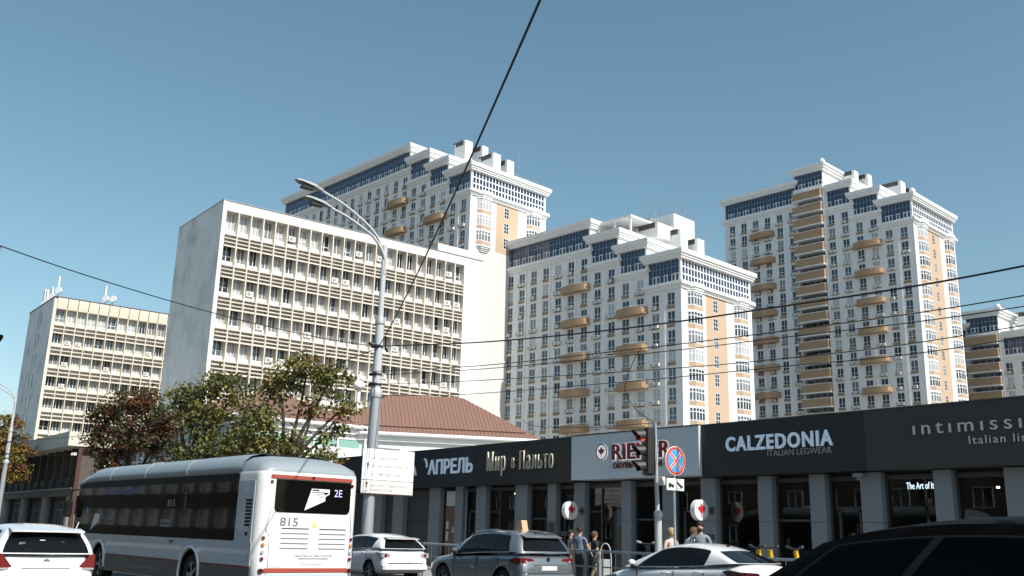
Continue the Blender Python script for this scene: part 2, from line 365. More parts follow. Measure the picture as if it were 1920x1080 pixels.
def tower(label, corner, zc, xend, zlow, stack=False, bay_low=None, seed=1, roofs=(), depth=19.5, rightface=True, ncol=14):
    rnd = random.Random(seed)
    root = thing('apartment_tower', label, 'building', (corner[0], corner[1], 0), R(5.28))
    if stack: secs = [(-6.7, 0, 0), (-12.6, -6.7, 3), (-18.3, -12.6, 6), (xend, -25.2, 8.8)]
    else: secs = [(-6.7, 0, 0), (-12.6, -6.7, 3), (-19.0, -12.6, 6), (xend, -19.0, 9)]
    cols = [-2.0 - 3.065 * i for i in range(ncol)]
    W = 0.74
    for si, (xl, xr, dz) in enumerate(secs):
        c0 = zc + dz; corner_sec = si == 0
        xs = sorted([c for c in cols if xl < c < xr])
        b = MB()
        b.box(xl + (0.003 if si else 0), .30, 0, xr - (0.003 if not corner_sec else .16), depth, c0 + 4.3)          # core
        edges = [xl] + [e for c in xs for e in (c - W, c + W)] + [xr]
        for i in range(0, len(edges), 2): b.box(edges[i], 0, 0, edges[i + 1], .302, c0 - .5)                        # piers
        nf = int((c0 - zlow) / 3.0)
        for c in xs:
            for k in range(nf + 1):
                zt = c0 - 2.0 - 3 * k + 1.03
                b.box(c - W, .03, zt, c + W, .298, (zt + .96) if k else c0 - .5)
            b.box(c - W, .03, 0, c + W, .298, c0 - 2.0 - 3 * nf - 1.02)
        obj('wall', b.mesh('tower_white'), root)
        # shallow pilaster strips in pale trim, two per section
        for x in ((xl + xr) / 2,) if si < 3 else [xl + 3.2 + 6.13 * j for j in range(int((xr - xl) / 6.13))]:
            q = MB(); q.box(x - .22, -.10, 0, x + .22, .02, c0 - .52); obj('pilaster', q.mesh('tower_trim'), root)
        for ci, c in enumerate(xs):
            for k in range(nf + 1):
                zz = c0 - 2.0 - 3 * k
                w = obj('window', TW_F, root, (c, .17, zz)); obj('pane', rnd.choice(TW_P), w, (0, .02, 0))
                obj('sill_panel', TW_SILL, root, (c, .05, zz - 1.33))
                gi = round((c + 2.0) / -3.065)
                if rnd.random() < (0.62 if gi % 3 != 0 else 0.16):
                    obj('air_conditioner', rnd.choice([AC1, AC2, AC2]), root, (c + rnd.uniform(-.15, .15), -.04, zz - 1.24 + rnd.uniform(-.05, .1)))
        moulding(root, xl, xr, c0 - .5, c0 + .62, .62, (.35, .6, 1.0, .9), wrap=corner_sec and rightface, depth=depth)
        curtain(root, xl + .35, xr - .35, c0 + .62, c0 + 4.28, 'f', .12, 'mullion_blue')
        for x in (xl + .17, xr - .17):
            q = MB(); q.box(x - .18, -.02, c0 + .62, x + .18, .42, c0 + 4.28); obj('corner_post', q.mesh('tower_trim'), root)
        moulding(root, xl, xr, c0 + 4.28, c0 + 5.68, .85, (.55, .75, 1.0, 1.05), name='parapet', wrap=True, depth=depth)
        if corner_sec and rightface:
            curtain(root, .40, depth - .4, c0 + .62, c0 + 4.28, 'r', -.10, 'pvc_white', step=.82)
            q = MB(); q.box(-.30, depth - .38, c0 + .62, .0, depth, c0 + 4.28); obj('corner_post', q.mesh('tower_trim'), root)
        elif si:
            curtain(root, .45, depth - .3, c0 + 2.75, c0 + 4.28, 'r', xr - .02, 'pvc_white')
    # balconies on two window pairs, every second floor
    for (xm, off) in (((-34.0, 3.2) if stack else (-22.0, 2.2)), (-9.65, -3.75)):
        z = zc + off
        while z > zlow - 1:
            bo = obj('balcony', BALC, root, (xm, 0, z)); obj('railing', BALC_R, bo); z -= 6
    if rightface:
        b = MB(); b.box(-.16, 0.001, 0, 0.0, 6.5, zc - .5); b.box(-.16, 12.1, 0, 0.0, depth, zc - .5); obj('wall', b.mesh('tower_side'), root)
        nf = int((zc - (bay_low or zlow)) / 3.0); zb_ = zc - 2.0 - 3 * nf - 2.2 if bay_low else 0
        b = MB(); b.box(-.16, 6.5, zb_, -.02, 8.5, zc - .5); b.box(-.16, 9.8, zb_, -.02, 12.1, zc - .5)
        for k in range(nf + 1):
            zt = zc - 2.0 - 3 * k + 1.03; b.box(-.16, 8.5, zt, -.02, 9.8, zt + .96 if k else zc - .5)
        b.box(-.16, 8.5, zb_, -.02, 9.8, zc - 2.0 - 3 * nf - 1.02)
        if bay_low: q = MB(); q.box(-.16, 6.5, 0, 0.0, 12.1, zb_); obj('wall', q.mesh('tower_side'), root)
        obj('coloured_panel', b.mesh('tower_tan'), root)
        for k in range(nf + 1):
            zz = zc - 2.0 - 3 * k
            w = obj('window', TW_F3, root, (-.09, 9.15, zz), (0, 0, R(90))); obj('pane', TW_P[rnd.randrange(6)], w, (0, .02, 0))
            for y in (3.4, 16.15):
                bw = obj('bay_window', BAY_F, root, (0, y, zz - 1.02)); obj('pane', rnd.choice(BAY_P), bw); obj('spandrel', BAY_S, bw); obj('apron', BAY_W, bw)
        for y in (3.4, 16.15):
            b = MB()
            for i, k in enumerate((.25, .45, .75, .65)): b.prism([(x + k * .6 if x > 0 else x, yy * (1.02 + k * .2)) for x, yy in BAY], 'z', zc - .9 + .38 * i, zc - .9 + .38 * (i + 1))
            obj('bay_cornice', b.mesh('tower_trim'), root, (0, y, 0))
            if bay_low:
                zb = zc - 2.0 - 3 * nf - 2.0; b = MB()
                for i, k in enumerate((.3, .55, .8)): b.prism([(x * k, yy * (.5 + .5 * k)) for x, yy in BAY], 'z', zb - .9 + .3 * i, zb - .6 + .3 * i)
                obj('bay_console', b.mesh('tower_trim'), root, (0, y, 0))
        b = MB(); b.box(-.1, -.06, 0, .06, .30, zc - .5); b.box(-.1, depth - .3, 0, .06, depth + .06, zc - .5); obj('corner_strip', b.mesh('tower_trim'), root)
    if stack:
        b = MB(); b.box(-25.19, .8, 0, -18.31, depth, zc + 13.0); obj('wall', b.mesh('tower_white'), root)
        b = MB(); b.box(-18.75, -.6, 0, -18.31, .8, zc + 12.6); obj('pilaster', b.mesh('tower_trim'), root)
        z = zc + 11.1; k = 0
        while z > zlow - 4:
            b = MB(); b.box(-25.4, -1.5, z - 1.75, -18.78, -1.34, z - .1); b.box(-18.94, -1.34, z - 1.75, -18.78, .79, z - .1)
            b.box(-25.4, -1.34, z - 1.75, -25.24, .79, z - .1)
            bo = obj('stacked_balcony', b.mesh('balcony_tan'), root)
            b = MB(); b.box(-25.45, -1.56, z - .1, -18.72, -1.28, z); b.box(-19.0, -1.28, z - .1, -18.72, .79, z); obj('coping', b.mesh('tower_trim'), bo)
            b = MB(); b.box(-25.45, -1.55, z - 1.95, -18.72, .79, z - 1.75); obj('floor_slab', b.mesh('tower_trim'), bo)
            b = MB(); b.box(-25.0, .66, z - .05, -19.0, .79, z + 1.1); 
            for j in range(5): b.box(-25.0 + 1.45 * j, .60, z - .05, -24.9 + 1.45 * j, .70, z + 1.1, 1)
            obj('balcony_glazing', b.mesh([rnd.choice(['glass_curtain', 'glass_dark', 'glass_curtain']), 'pvc_white']), bo)
            for j in range(2): 
                b = MB(); u = -24.4 + 3.9 * j + rnd.uniform(-.6, .6); b.box(u, .4, z + .2, u + .7, .66, z + .65); obj('air_conditioner', b.mesh('ac_dark'), bo)
            z -= 3; k += 1
        b = MB(); b.box(-25.3, -1.2, zc + 11.3, -18.3, depth - 6, zc + 12.0); obj('cornice', b.mesh('tower_trim'), root)
        curtain(root, -25.0, -18.6, zc + 12.0, zc + 15.3, 'f', -.6, 'mullion_blue')
        b = MB(); b.box(-25.0, -.48, zc + 12, -18.5, depth - 8, zc + 15.3); obj('penthouse_wall', b.mesh('tower_white'), root)
        b = MB()
        for i, p in enumerate((.5, .8, 1.1)): b.box(-25.0 - p, -.6 - p, zc + 15.3 + .5 * i, -18.5 + p, depth - 8, zc + 15.8 + .5 * i)
        obj('parapet', b.mesh('tower_trim'), root)
        b = MB(); b.sphere((-18.0, -1.2, zc + 16.9), .6, 10, 6, 0, (1, 1, 1.3)); obj('finial', b.mesh('tower_trim'), root)
    # roof plant: vent blocks with a dark louvre band under the cap
    for (x0, y0, x1, y1, z0, h) in roofs:
        b = MB(); b.box(x0, y0, z0, x1, y1, z0 + h - .75); b.box(x0, y0, z0 + h - .75, x0 + .35, y1, z0 + h); b.box(x1 - .5, y0 - .15, z0 - .1, x1 + .1, y1 + .15, z0 + h + .1)
        vb = obj('vent_block', b.mesh('tower_trim'), root)
        b = MB(); b.box(x0 + .36, y0 + .1, z0 + h - .75, x1 - .51, y1 - .1, z0 + h); b.box(x0 - .25, y0 - .25, z0 + h, x1 - .51, y1 + .25, z0 + h + .14); obj('louvre_band', b.mesh('roof_dark'), vb)
    return root

tC = tower('cream and white stepped tower rising straight behind the long dark shop fascias', (-97.5, 109.4), 40.05, -44.0, 13.0, seed=3,
           roofs=((-11.8, 10.5, -7.6, 12.2, 48.6, 4.6), (-8.8, 13.4, -6.2, 15.0, 45.6, 6.2), (-14.5, 7.0, -9.8, 12.0, 51.6, 2.4), (-19.5, 12.0, -15.0, 16.5, 51.6, 5.4)))
tR = tower('tallest stepped tower with a full-height stack of brown box balconies', (-93.5, 173.4), 64.2, -43.9, 24.0, stack=True, seed=5,
           roofs=((-11.0, 9.0, -5.8, 10.8, 69.6, 6.8), (-8.4, 12.0, -4.8, 13.4, 69.6, 5.8), (-20.0, 7.5, -15.2, 9.0, 75.6, 5.2), (-17.4, 10.5, -13.6, 12.0, 75.6, 4.8)))
tL = tower('long stepped tower showing above the roof of the white louvred office slab', (-135.7, 95.7), 62.3, -67.2, 49.0, seed=9, bay_low=53.6, ncol=22,
           roofs=((-13.8, 7.0, -10.4, 8.6, 70.4, 7.2), (-12.0, 10.4, -9.0, 11.6, 70.4, 6.6), (-7.6, 8.4, -3.4, 10.0, 67.5, 5.8), (-6.2, 12.0, -3.4, 13.6, 67.5, 5.4)))
t4 = tower('far cream tower partly hidden behind the tallest tower, with brown box balconies', (-75.1, 207.4), 34.6, -43.9, 14.0, stack=True, seed=11,
           roofs=((-16.8, 6.0, -13.0, 8.0, 46.0, 5.2), (-13.4, 9.0, -10.4, 11.0, 46.0, 5.0)))
# roof terrace canopy, railings and masts of the centre tower
b = MB(); b.box(-19.0, 1.5, 54.1, -11.2, 9.0, 54.45); obj('roof_canopy', b.mesh('tower_trim'), tC)
for x, y in ((-18.6, 1.9), (-11.6, 1.9), (-11.6, 8.6), (-15, 1.9)):
    b = MB(); b.box(x - .15, y - .15, 51.6, x + .15, y + .15, 54.1); obj('canopy_post', b.mesh('tower_trim'), tC)
b = MB(); b.box(-17.6, 11, 51.6, -9.4, 17, 56.6); obj('lift_house', b.mesh('tower_trim'), tC)
def mast(root, x, y, z, h, arms=3):
    b = MB(); b.tube([(x, y, z), (x, y, z + h)], .05, 5)
    for k in range(arms): zz = z + h * (.55 + .2 * k); b.tube([(x - .7 + .1 * k, y, zz), (x + .7 - .1 * k, y, zz)], .03, 4)
    obj('aerial', b.mesh('steel'), root)
for x, y, h in ((-17.0, 12, 4.5), (-15.2, 13, 5.6), (-13.6, 12.5, 3.4), (-10.6, 12, 3.8), (-9.8, 14, 3.0), (-6.5, 16, 3.5)): mast(tC, x, y, 56.4 if x < -9.5 else 51, h)
for x in range(6): mast(tR, -24.5 + x * 1.1, 3 + (x % 3), 81.0, 1.6 + (x * 7 % 3) * .5, 2)
for x, y, z in ((-9.8, 14, 70.4), (-3, 14.6, 67.9)): mast(tL, x, y, z, 7.0, 2)
def roof_rail(root, x0, y0, x1, y1, z, n):
    b = MB()
    for zz in (.5, 1.0): b.tube([(x0, y0, z + zz), (x1, y1, z + zz)], .035, 5)
    for k in range(n + 1): u = k / n; b.tube([(x0 + (x1 - x0) * u, y0 + (y1 - y0) * u, z), (x0 + (x1 - x0) * u, y0 + (y1 - y0) * u, z + 1.0)], .03, 5)
    obj('roof_railing', b.mesh('steel'), root)
roof_rail(tL, -.2, 9, -.2, 18.5, 68.0, 8); roof_rail(tC, -17, 11.2, -9.6, 11.2, 56.6, 7); roof_rail(tC, -9.6, 11.2, -9.6, 16.8, 56.6, 6)
roof_rail(tL, -66, .2, -20, .2, 77.0, 30); roof_rail(tR, -43, .4, -26, .4, 78.7, 14)
# faint raised motif on the blank lower wall of the long tower
b = MB()
for (y, z, w, h) in ((15.4, 50.4, .9, .12), (15.4, 51.2, .9, .12), (15.4, 50.4, .12, .9), (16.6, 50.2, .5, .5), (17.4, 50.9, .8, .12), (17.4, 50.1, .8, .12), (18.1, 50.1, .12, .9), (16.2, 49.2, .6, .45), (17.3, 49.2, .9, .5)):
    b.box(0, y, z, .06, y + w, z + h)
obj('wall_relief', b.mesh('slab_concrete_grey'), tL)

# ------------------------------------------------------------------ office slabs with vertical fins and sunshades
def slab_block(label, X0, Y0, Yg, Yend, ztop, par, depth, pitch, floors, fh, wmat, fmat, endmat, seed, slats=4, zstart=None, curved=False):
    rnd = random.Random(seed); root = thing('office_block', label, 'building', (X0, Y0, 0), 0)
    L, G = Yend - Y0, Yg - Y0; zt = ztop - par; st = .44
    b = MB(); b.box(-depth, .3, 0, -1.0, L - .003, ztop - .4); obj('core', b.mesh('recess'), root)
    b = MB(); b.box(-depth, 0, 0, -.05, .30, ztop); obj('end_wall', b.mesh(endmat), root)
    b = MB(); b.box(-.05, 0.0, 0, .02, st, ztop - .003); b.box(-1.0, .30, 0, -.05, st, ztop - .01); obj('corner_strip', b.mesh(wmat), root)
    n = round((G - st) / pitch); pitch = (G - st) / n
    if curved:
        for i in range(n):
            q = MB(); y0 = st + pitch * i; pr = []
            for k in range(7): a = k / 6; pr.append((-.05 + .22 * math.sin(math.pi * .5 * a), ztop - par * (1 - a) - .0))
            q.prism([(-.9, ztop - par)] + pr + [(-.9, ztop)], 'y', y0 + .05, y0 + pitch - .05); obj('parapet_panel', q.mesh(wmat), root)
        q = MB(); q.box(-depth - .1, -.08, ztop, .2, L, ztop + .14); obj('roof_edge', q.mesh('brown_metal'), root)
    else:
        q = MB(); q.box(-1.2, st + .003, zt, 0, L - .01, ztop - .003); q.box(-depth, .31, ztop - .4, -1.2, L - .01, ztop - .01); obj('parapet', q.mesh(wmat), root)
        q = MB(); q.box(-depth - .06, -.06, ztop, .08, L + .06, ztop + .07); obj('roof_edge', q.mesh('steel'), root)
    if L > G + .1:
        q = MB(); q.box(-depth, G, 0, -.001, L, zt - .001); obj('blank_wall', q.mesh(wmat), root)
    fin = MB(); fin.box(-.85, -.055, zt - fh * floors, 0.02, .055, zt); finm = fin.mesh(fmat)
    for i in range(1, n): obj('fin', finm, root, (0, st + pitch * i, 0))
    w = pitch - .13
    fr = frame_mesh(w, 1.95, 3, [], .085, .10); fr2 = frame_mesh(w, 1.95, 2, [.6], .085, .10)
    pn = [pane_mesh(w - .1, 1.85, k) for k in ('glass_curtain', 'glass_curtain', 'glass_dark', 'glass_blind', 'glass_blind', 'glass_sky')]
    pl = MB(); pl.box(-.95, -w / 2, -.62, -.42, w / 2, 0); plm = pl.mesh('slab_white' if not curved else wmat)
    shs = []
    for v in range(3):
        s_ = MB(); r2 = random.Random(v + seed)
        for k in range(slats):
            z = .62 - 1.18 * k / (slats - 1) + r2.uniform(-.02, .02); t = r2.uniform(-.03, .03)
            s_.add([(-.42, -w / 2, z + .10 + t), (-.02, -w / 2, z - .06), (-.02, w / 2, z - .06 + t * .3), (-.42, w / 2, z + .10), (-.42, -w / 2, z + .16 + t), (-.02, -w / 2, z + .05), (-.02, w / 2, z + .05 + t * .3), (-.42, w / 2, z + .16)],
                   [(0, 3, 2, 1), (4, 5, 6, 7), (0, 1, 5, 4), (1, 2, 6, 5), (2, 3, 7, 6), (3, 0, 4, 7)], 0)
        for y in (-w * .27, w * .27): s_.box(-.40, y - .02, -.62, -.34, y + .02, .72)
        s_.box(-.06, -w / 2, -.66, -.01, w / 2, -.60, 1)
        shs.append(s_.mesh(['louvre', fmat]))
    for f in range(floors):
        zw = zt - fh * f                    # window head
        for i in range(n):
            yc = st + pitch * (i + .5)
            wo = obj('window', rnd.choice([fr, fr, fr2]), root, (-.90, yc, zw - 1.0), (0, 0, R(90))); obj('pane', rnd.choice(pn), wo, (0, .02, 0))
            obj('sill_panel', plm, root, (0, yc, zw - 1.98))
            if f < floors: obj('sunshade', rnd.choice(shs), root, (0, yc, zw - fh + .14))
            if rnd.random() < .13: obj('air_conditioner', AC1, root, (-.66 if f else -.60, yc, zw - (1.75 if f else 1.5)), (0, 0, R(90)))
    q = MB(); 
    for f in range(1, floors + 1): q.box(-1.01, st, zt - fh * f - .02, -.86, G, zt - fh * f + .75)
    obj('recess_beam', q.mesh('recess'), root)
    q = MB(); q.box(-1.0, st, 0, -.2, G, zt - fh * floors - .8); obj('lower_wall', q.mesh(wmat), root)
    return root
s1 = slab_block('white office slab with a blank grey end wall and rows of sunshades', -92.9, 34.25, 65.0, 67.75, 34.45, 1.05, 13.1, 1.353, 7, 3.3, 'slab_white', 'fin', 'slab_concrete_grey', 21)
b = MB(); b.box(-6.0, 27.6, 34.5, -1.3, 33.4, 35.9); obj('roof_upstand', b.mesh('slab_white'), s1)
s2 = slab_block('cream office block with scalloped parapet and antennas on its roof', -155.6, 32.8, 64.0, 66.0, 34.9, 1.7, 16.3, 1.52, 8, 3.3, 'slab_cream', 'slab_cream', 'slab_concrete_grey', 33, slats=3, curved=True)
b = MB()
for f in range(8): b.box(-8.6, -.06, 31.6 - 3.3 * f, -7.0, .02, 33.6 - 3.3 * f)
obj('stair_glazing', b.mesh('glass_dark'), s2)
b = MB(); b.box(-9.2, -.12, 4, -8.65, .01, 33.8); obj('stair_strip', b.mesh('slab_white'), s2)
def cell_antenna(x, y, h, k):
    b = MB(); b.tube([(x, y, 35.0), (x, y, 35.0 + h)], .07, 6)
    for a in range(k): b.rbox(x - .22 + .5 * a, y - .2, 35.0 + h * .45, x + .22 + .5 * a, y + .05, 35.0 + h, .05)
    b.disc((x + .6, y, 36.0), (.6, -.8, 0), .55, .25, 12)
    obj('cell_antenna', b.mesh('pvc_white'), s2)
for a in ((-.8, .5, 3.4, 1), (-1.2, 7.6, 3.2, 1), (-13, 1.2, 3.6, 2), (-10.4, 1.0, 3.0, 2), (-6.2, .8, 2.6, 2), (-.6, 8.6, 1.2, 1)): cell_antenna(*a)

# ------------------------------------------------------------------ red-roofed building behind the shops
rr = thing('red_roofed_building', 'low white building with reddish tiled hip roofs behind the trees', 'building', (-64.1, 26.0, 0), 0)
def hip_roof(parent, x0, y0, x1, y1, z, h, over=.5, ridge_in=5.0, ribs=True, axis='x'):
    """hip roof over a rectangle, in parent's frame"""
    x0 -= over; y0 -= over; x1 += over; y1 += over
    if axis == 'x': a, c = (x0 + ridge_in, (y0 + y1) / 2, z + h), (x1 - ridge_in, (y0 + y1) / 2, z + h)
    else: a, c = ((x0 + x1) / 2, y0 + ridge_in, z + h), ((x0 + x1) / 2, y1 - ridge_in, z + h)
    P = [(x0, y0, z), (x1, y0, z), (x1, y1, z), (x0, y1, z)]
    b = MB()
    if axis == 'x': faces = [(P[0], P[1], c, a), (P[1], P[2], c), (P[2], P[3], a, c), (P[3], P[0], a)]
    else: faces = [(P[0], P[1], a), (P[1], P[2], c, a), (P[2], P[3], c), (P[3], P[0], a, c)]
    for f in faces: b.add(f, [tuple(range(len(f)))])
    b.add(P, [(3, 2, 1, 0)])
    ro = obj('roof', b.mesh('roof_red'), parent)
    if ribs:
        r = MB()
        for f in faces:                     # raised seams running from eave to ridge
            A, B = Vector(f[0]), Vector(f[1]); L = (B - A).length; e = (B - A).normalized()
            T = [Vector(q) for q in f[2:]]; top = T[0]; nrm = e.cross(top - B).normalized(); nrm = -nrm if nrm.z < 0 else nrm
            up = nrm.cross(e); up = -up if up.z < 0 else up
            us = [((q - A).dot(e), (q - A).dot(up)) for q in (A, B, *T)]
            n = int(L / .30)
            for k in range(1, n):
                u = L * k / n; vmax = 1e9
                m_ = len(us)
                for i in range(1, m_):
                    (u0, v0), (u1, v1) = us[i], us[(i + 1) % m_]
                    if abs(u1 - u0) > 1e-6 and min(u0, u1) <= u <= max(u0, u1): vmax = min(vmax, v0 + (v1 - v0) * (u - u0) / (u1 - u0))
                if vmax > 1e8 or vmax < .3: continue
                s0 = A + e * u + nrm * .03; s1_ = s0 + up * (vmax - .1)
                r.add([s0 - e * .05 - nrm * .05, s0 + e * .05 - nrm * .05, s0 + nrm * .012, s1_ - e * .05 - nrm * .05, s1_ + e * .05 - nrm * .05, s1_ + nrm * .012], [(0, 1, 2), (3, 5, 4), (0, 2, 5, 3), (1, 4, 5, 2)])
        obj('roof_seams', r.mesh('roof_rib'), ro, kind='stuff')
    g = MB(); t = .16
    for (A, B) in ((P[0], P[1]), (P[1], P[2]), (P[2], P[3]), (P[3], P[0])):
        A, B = Vector(A), Vector(B); g.tube([A + Vector((0, 0, -.08)), B + Vector((0, 0, -.08))], t, 6, 0, True)
    obj('gutter', g.mesh('gutter_white'), parent)
    sb = MB()                               # snow bars just above the eaves
    C_ = Vector(((x0 + x1) / 2, (y0 + y1) / 2, z))
    for (A, B, T) in ((Vector(P[0]), Vector(P[1]), Vector(a)), (Vector(P[1]), Vector(P[2]), Vector(c))):
        mid = (A + B) / 2; ee = (B - A).normalized(); inn = (T - mid); inn = inn - ee * inn.dot(ee); inn.normalize()
        sb.tube([A + inn * .9 + ee * 1.2 + Vector((0, 0, .12)), B + inn * .9 - ee * 1.2 + Vector((0, 0, .12))], .055, 5)
    obj('snow_bar', sb.mesh('roof_rib'), ro)
    return ro
b = MB(); b.box(-26, .3, 0, -.2, 10, 8.6); obj('wall', b.mesh('render_white'), rr)
hip_roof(rr, -26, 0, 0, 10, 9.1, 2.9, .5, 6.0)
b = MB(); b.box(-26.3, -.3, 8.5, .3, 10.2, 9.0); obj('eaves_band', b.mesh('gutter_white'), rr)
# glazed street side (in shade) and right side with pale panels and a green strip
for i in range(18):
    x = -26 + 26 * i / 18
    b = MB(); b.box(x - .06, .0, 3, x + .06, .3, 8.5); obj('mullion', b.mesh('pvc_white'), rr)
    for z0, z1, mm in ((3.0, 5.0, 'glass_dark'), (5.1, 6.6, 'glass_sky'), (6.7, 8.45, 'glass_sky')):
        b = MB(); b.box(x + .07, .12, z0, x + 26 / 18 - .07, .29, z1); obj('pane', b.mesh(mm), rr)
for z in (5.05, 6.65):
    b = MB(); b.box(-26, .02, z - .05, 0, .2, z + .05); obj('transom', b.mesh('pvc_white'), rr)
for i in range(5):
    y = .3 + 9.7 * i / 5; yn = .3 + 9.7 * (i + 1) / 5
    b = MB(); b.box(-.2, y - .07, 3, .08, y + .07, 8.5); obj('mullion', b.mesh('pvc_white'), rr)
    b = MB(); b.box(-.2, y + .08, 4.0, 0, yn - .08, 7.5); obj('window_panel', b.mesh('panel_pale'), rr)
    b = MB(); b.box(-.2, y + .08, 7.5, 0, yn - .08, 8.1); obj('green_panel', b.mesh('panel_green'), rr)
b = MB(); b.box(-.2, .3, 8.1, .05, 10, 8.5); b.box(-.2, .3, 3.7, .05, 10, 4.0); obj('transom', b.mesh('pvc_white'), rr)
b = MB(); b.tube([(.2, 10.15, 8.9), (.35, 10.2, 8.5), (.35, 10.2, 2.0)], .08, 8); obj('downpipe', b.mesh('gutter_white'), rr)
# wing with the long ribbed roof, turned a little off the street grid
wb = thing('red_roofed_wing', 'white wing with a ribbed red hip roof and a round vent cap beside it', 'building', (-64.3, 35.6, 0), R(-25.6))
b = MB(); b.box(-10, .3, 0, 0, 14.0, 8.5); obj('wall', b.mesh('render_white'), wb)
hip_roof(wb, -10, -2, 0, 14.0, 8.75, 3.7, .45, 5.5, axis='y')
b = MB(); b.box(-10.2, -2.1, 8.15, .25, 14.2, 8.6); obj('eaves_band', b.mesh('gutter_white'), wb)
for y in (1.5, 4.5, 7.5, 10.5, 13.2):
    b = MB(); b.box(-.05, y - .45, 4.5, .06, y + .45, 7.2); obj('wall_panel', b.mesh('panel_pale'), wb)
b = MB(); b.tube([(-2.4, .2, 10.8), (-2.4, .2, 12.3)], .16, 8); b.sphere((-2.4, .2, 12.6), .5, 12, 8, 0, (1, 1, .85)); obj('vent_cap', b.mesh('pvc_white'), wb)

# ------------------------------------------------------------------ low dark building with a deep cornice (far left)
lb = thing('low_office_building', 'two storey building in shade with a wide pale roof cornice', 'building', (-93.0, 22.5, 0), 0)
b = MB(); b.box(-40, 0, 8.27, 0, 11, 9.55); obj('cornice', b.mesh('low_fascia'), lb)
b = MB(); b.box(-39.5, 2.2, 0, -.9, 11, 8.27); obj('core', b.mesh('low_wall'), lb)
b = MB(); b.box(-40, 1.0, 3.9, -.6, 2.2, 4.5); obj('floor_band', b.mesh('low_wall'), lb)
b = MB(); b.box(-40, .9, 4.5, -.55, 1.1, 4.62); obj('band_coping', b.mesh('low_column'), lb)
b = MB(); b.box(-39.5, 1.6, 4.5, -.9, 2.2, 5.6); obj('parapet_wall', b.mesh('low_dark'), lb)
for i in range(13):
    x = -.9 - 3.0 * i
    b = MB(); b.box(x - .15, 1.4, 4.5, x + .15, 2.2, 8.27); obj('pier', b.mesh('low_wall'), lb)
    w = obj('window', frame_mesh(2.5, 2.3, 3, [.8], .09, .1, 'low_wall'), lb, (x - 1.5, 1.95, 6.85)); obj('pane', pane_mesh(2.4, 2.2, 'glass_dark'), w, (0, .02, 0))
    if i % 3 == 0:
        b = MB(); b.tube([(x - 1.6, 1.6, 0), (x - 1.6, 1.6, 3.9)], .48, 14); obj('column', b.mesh('low_column'), lb)
    w = obj('window', frame_mesh(2.2, 3.0, 2, [2.2], .09, .1, 'low_column'), lb, (x - 1.5, 2.12, 2.0)); obj('pane', pane_mesh(2.1, 2.9, 'glass_dark'), w, (0, .02, 0))
b = MB(); b.box(-.95, 3.4, 5.0, -.3, 7.6, 7.4); obj('side_bay', b.mesh('render_white'), lb)
for y in (3.9, 5.9):
    b = MB(); b.box(-.3, y, 5.5, -.26, y + 1.3, 7.0); obj('side_pane', b.mesh('glass_curtain'), lb)
b = MB(); b.box(-.4, 1.0, 0, -.1, 1.35, 8.2); obj('downpipe', b.mesh('brown_metal'), lb)
b = MB(); b.rbox(-.3, .5, 7.4, .2, .8, 7.65, .03); b.disc((-.1, .5, 7.5), (0, -1, 0), .12, .12, 10); obj('floodlight', b.mesh('pvc_white'), lb)

# ------------------------------------------------------------------ shop row
mat('pilaster_grey', (0.20, 0.225, 0.245), 0.55, var=0.05, vscale=1.2)
mat('shop_dark', (0.055, 0.055, 0.055), 0.6, var=0.1)
mat('shop_frame', (0.05, 0.05, 0.052), 0.5)
mat('shop_in_wall', (0.16, 0.15, 0.14), 0.8)
mat('shop_in_floor', (0.12, 0.11, 0.10), 0.4)
mat('fascia_navy', (0.016, 0.021, 0.034), 0.45, var=0.05)
mat('fascia_black', (0.018, 0.0175, 0.0165), 0.5, var=0.05)
mat('fascia_soft_black', (0.022, 0.021, 0.020), 0.5, var=0.05)
mat('fascia_grey', (0.044, 0.043, 0.041), 0.5, var=0.05)
mat('fascia_light', (0.58, 0.64, 0.67), 0.5, var=0.03)
mat('letter_ice', (0.62, 0.74, 0.84), 0.4, emit=((0.62, 0.78, 0.95), 0.10))
mat('letter_grey', (0.34, 0.33, 0.32), 0.5)
mat('letter_silver', (0.60, 0.59, 0.575), 0.5)
mat('letter_white', (0.70, 0.72, 0.72), 0.4)
mat('letter_cream', (0.72, 0.66, 0.54), 0.4)
mat('letter_red', (0.19, 0.014, 0.02), 0.35)
mat('letter_halo', (0.85, 0.87, 0.88), 0.4, emit=((1, 1, 1), 0.25))
mat('neon_white', (0.8, 0.9, 0.95), 0.4, emit=((0.75, 0.93, 1.0), 1.6))
mat('lamp_emit', (1, 1, 1), 0.4, emit=((1.0, 0.9, 0.75), 4.0))
mat('disc_white', (0.78, 0.78, 0.78), 0.35)
mat('emblem_red', (0.55, 0.03, 0.04), 0.4)
mat('wood_door', (0.16, 0.085, 0.05), 0.6, var=0.15, vscale=3)
mat('poster_pale', (0.55, 0.52, 0.50), 0.6, var=0.35, vscale=4)
mat('poster_blue', (0.22, 0.38, 0.62), 0.6, var=0.3, vscale=5)
mat('skin_tan', (0.48, 0.31, 0.22), 0.6)
seethrough('shop_glass', (0.55, 0.58, 0.60))
YF = 25.0
shops = thing('shop_row', 'single storey row of shops in shade behind the pavement, with grey pilasters', 'building', (-28.0, YF, 0.15), 0)
sx = lambda X: X + 28.0
b = MB(); b.box(sx(-60), 4.6, 0, sx(6), 5.0, 5.0); b.box(sx(-60), .5, 4.7, sx(6), 4.6, 5.0); b.box(sx(-60.3), .3, 0, sx(-60), 5.0, 5.0); b.box(sx(6), .3, 0, sx(6.3), 5.0, 5.0); obj('shell', b.mesh('shop_in_wall'), shops)
b = MB(); b.box(sx(-60), .1, -.14, sx(6), 4.6, .02); obj('shop_floor', b.mesh('shop_in_floor'), shops)
b = MB(); b.box(sx(-60), .35, 3.35, sx(6), .5, 4.7); obj('lintel', b.mesh('shop_dark'), shops)
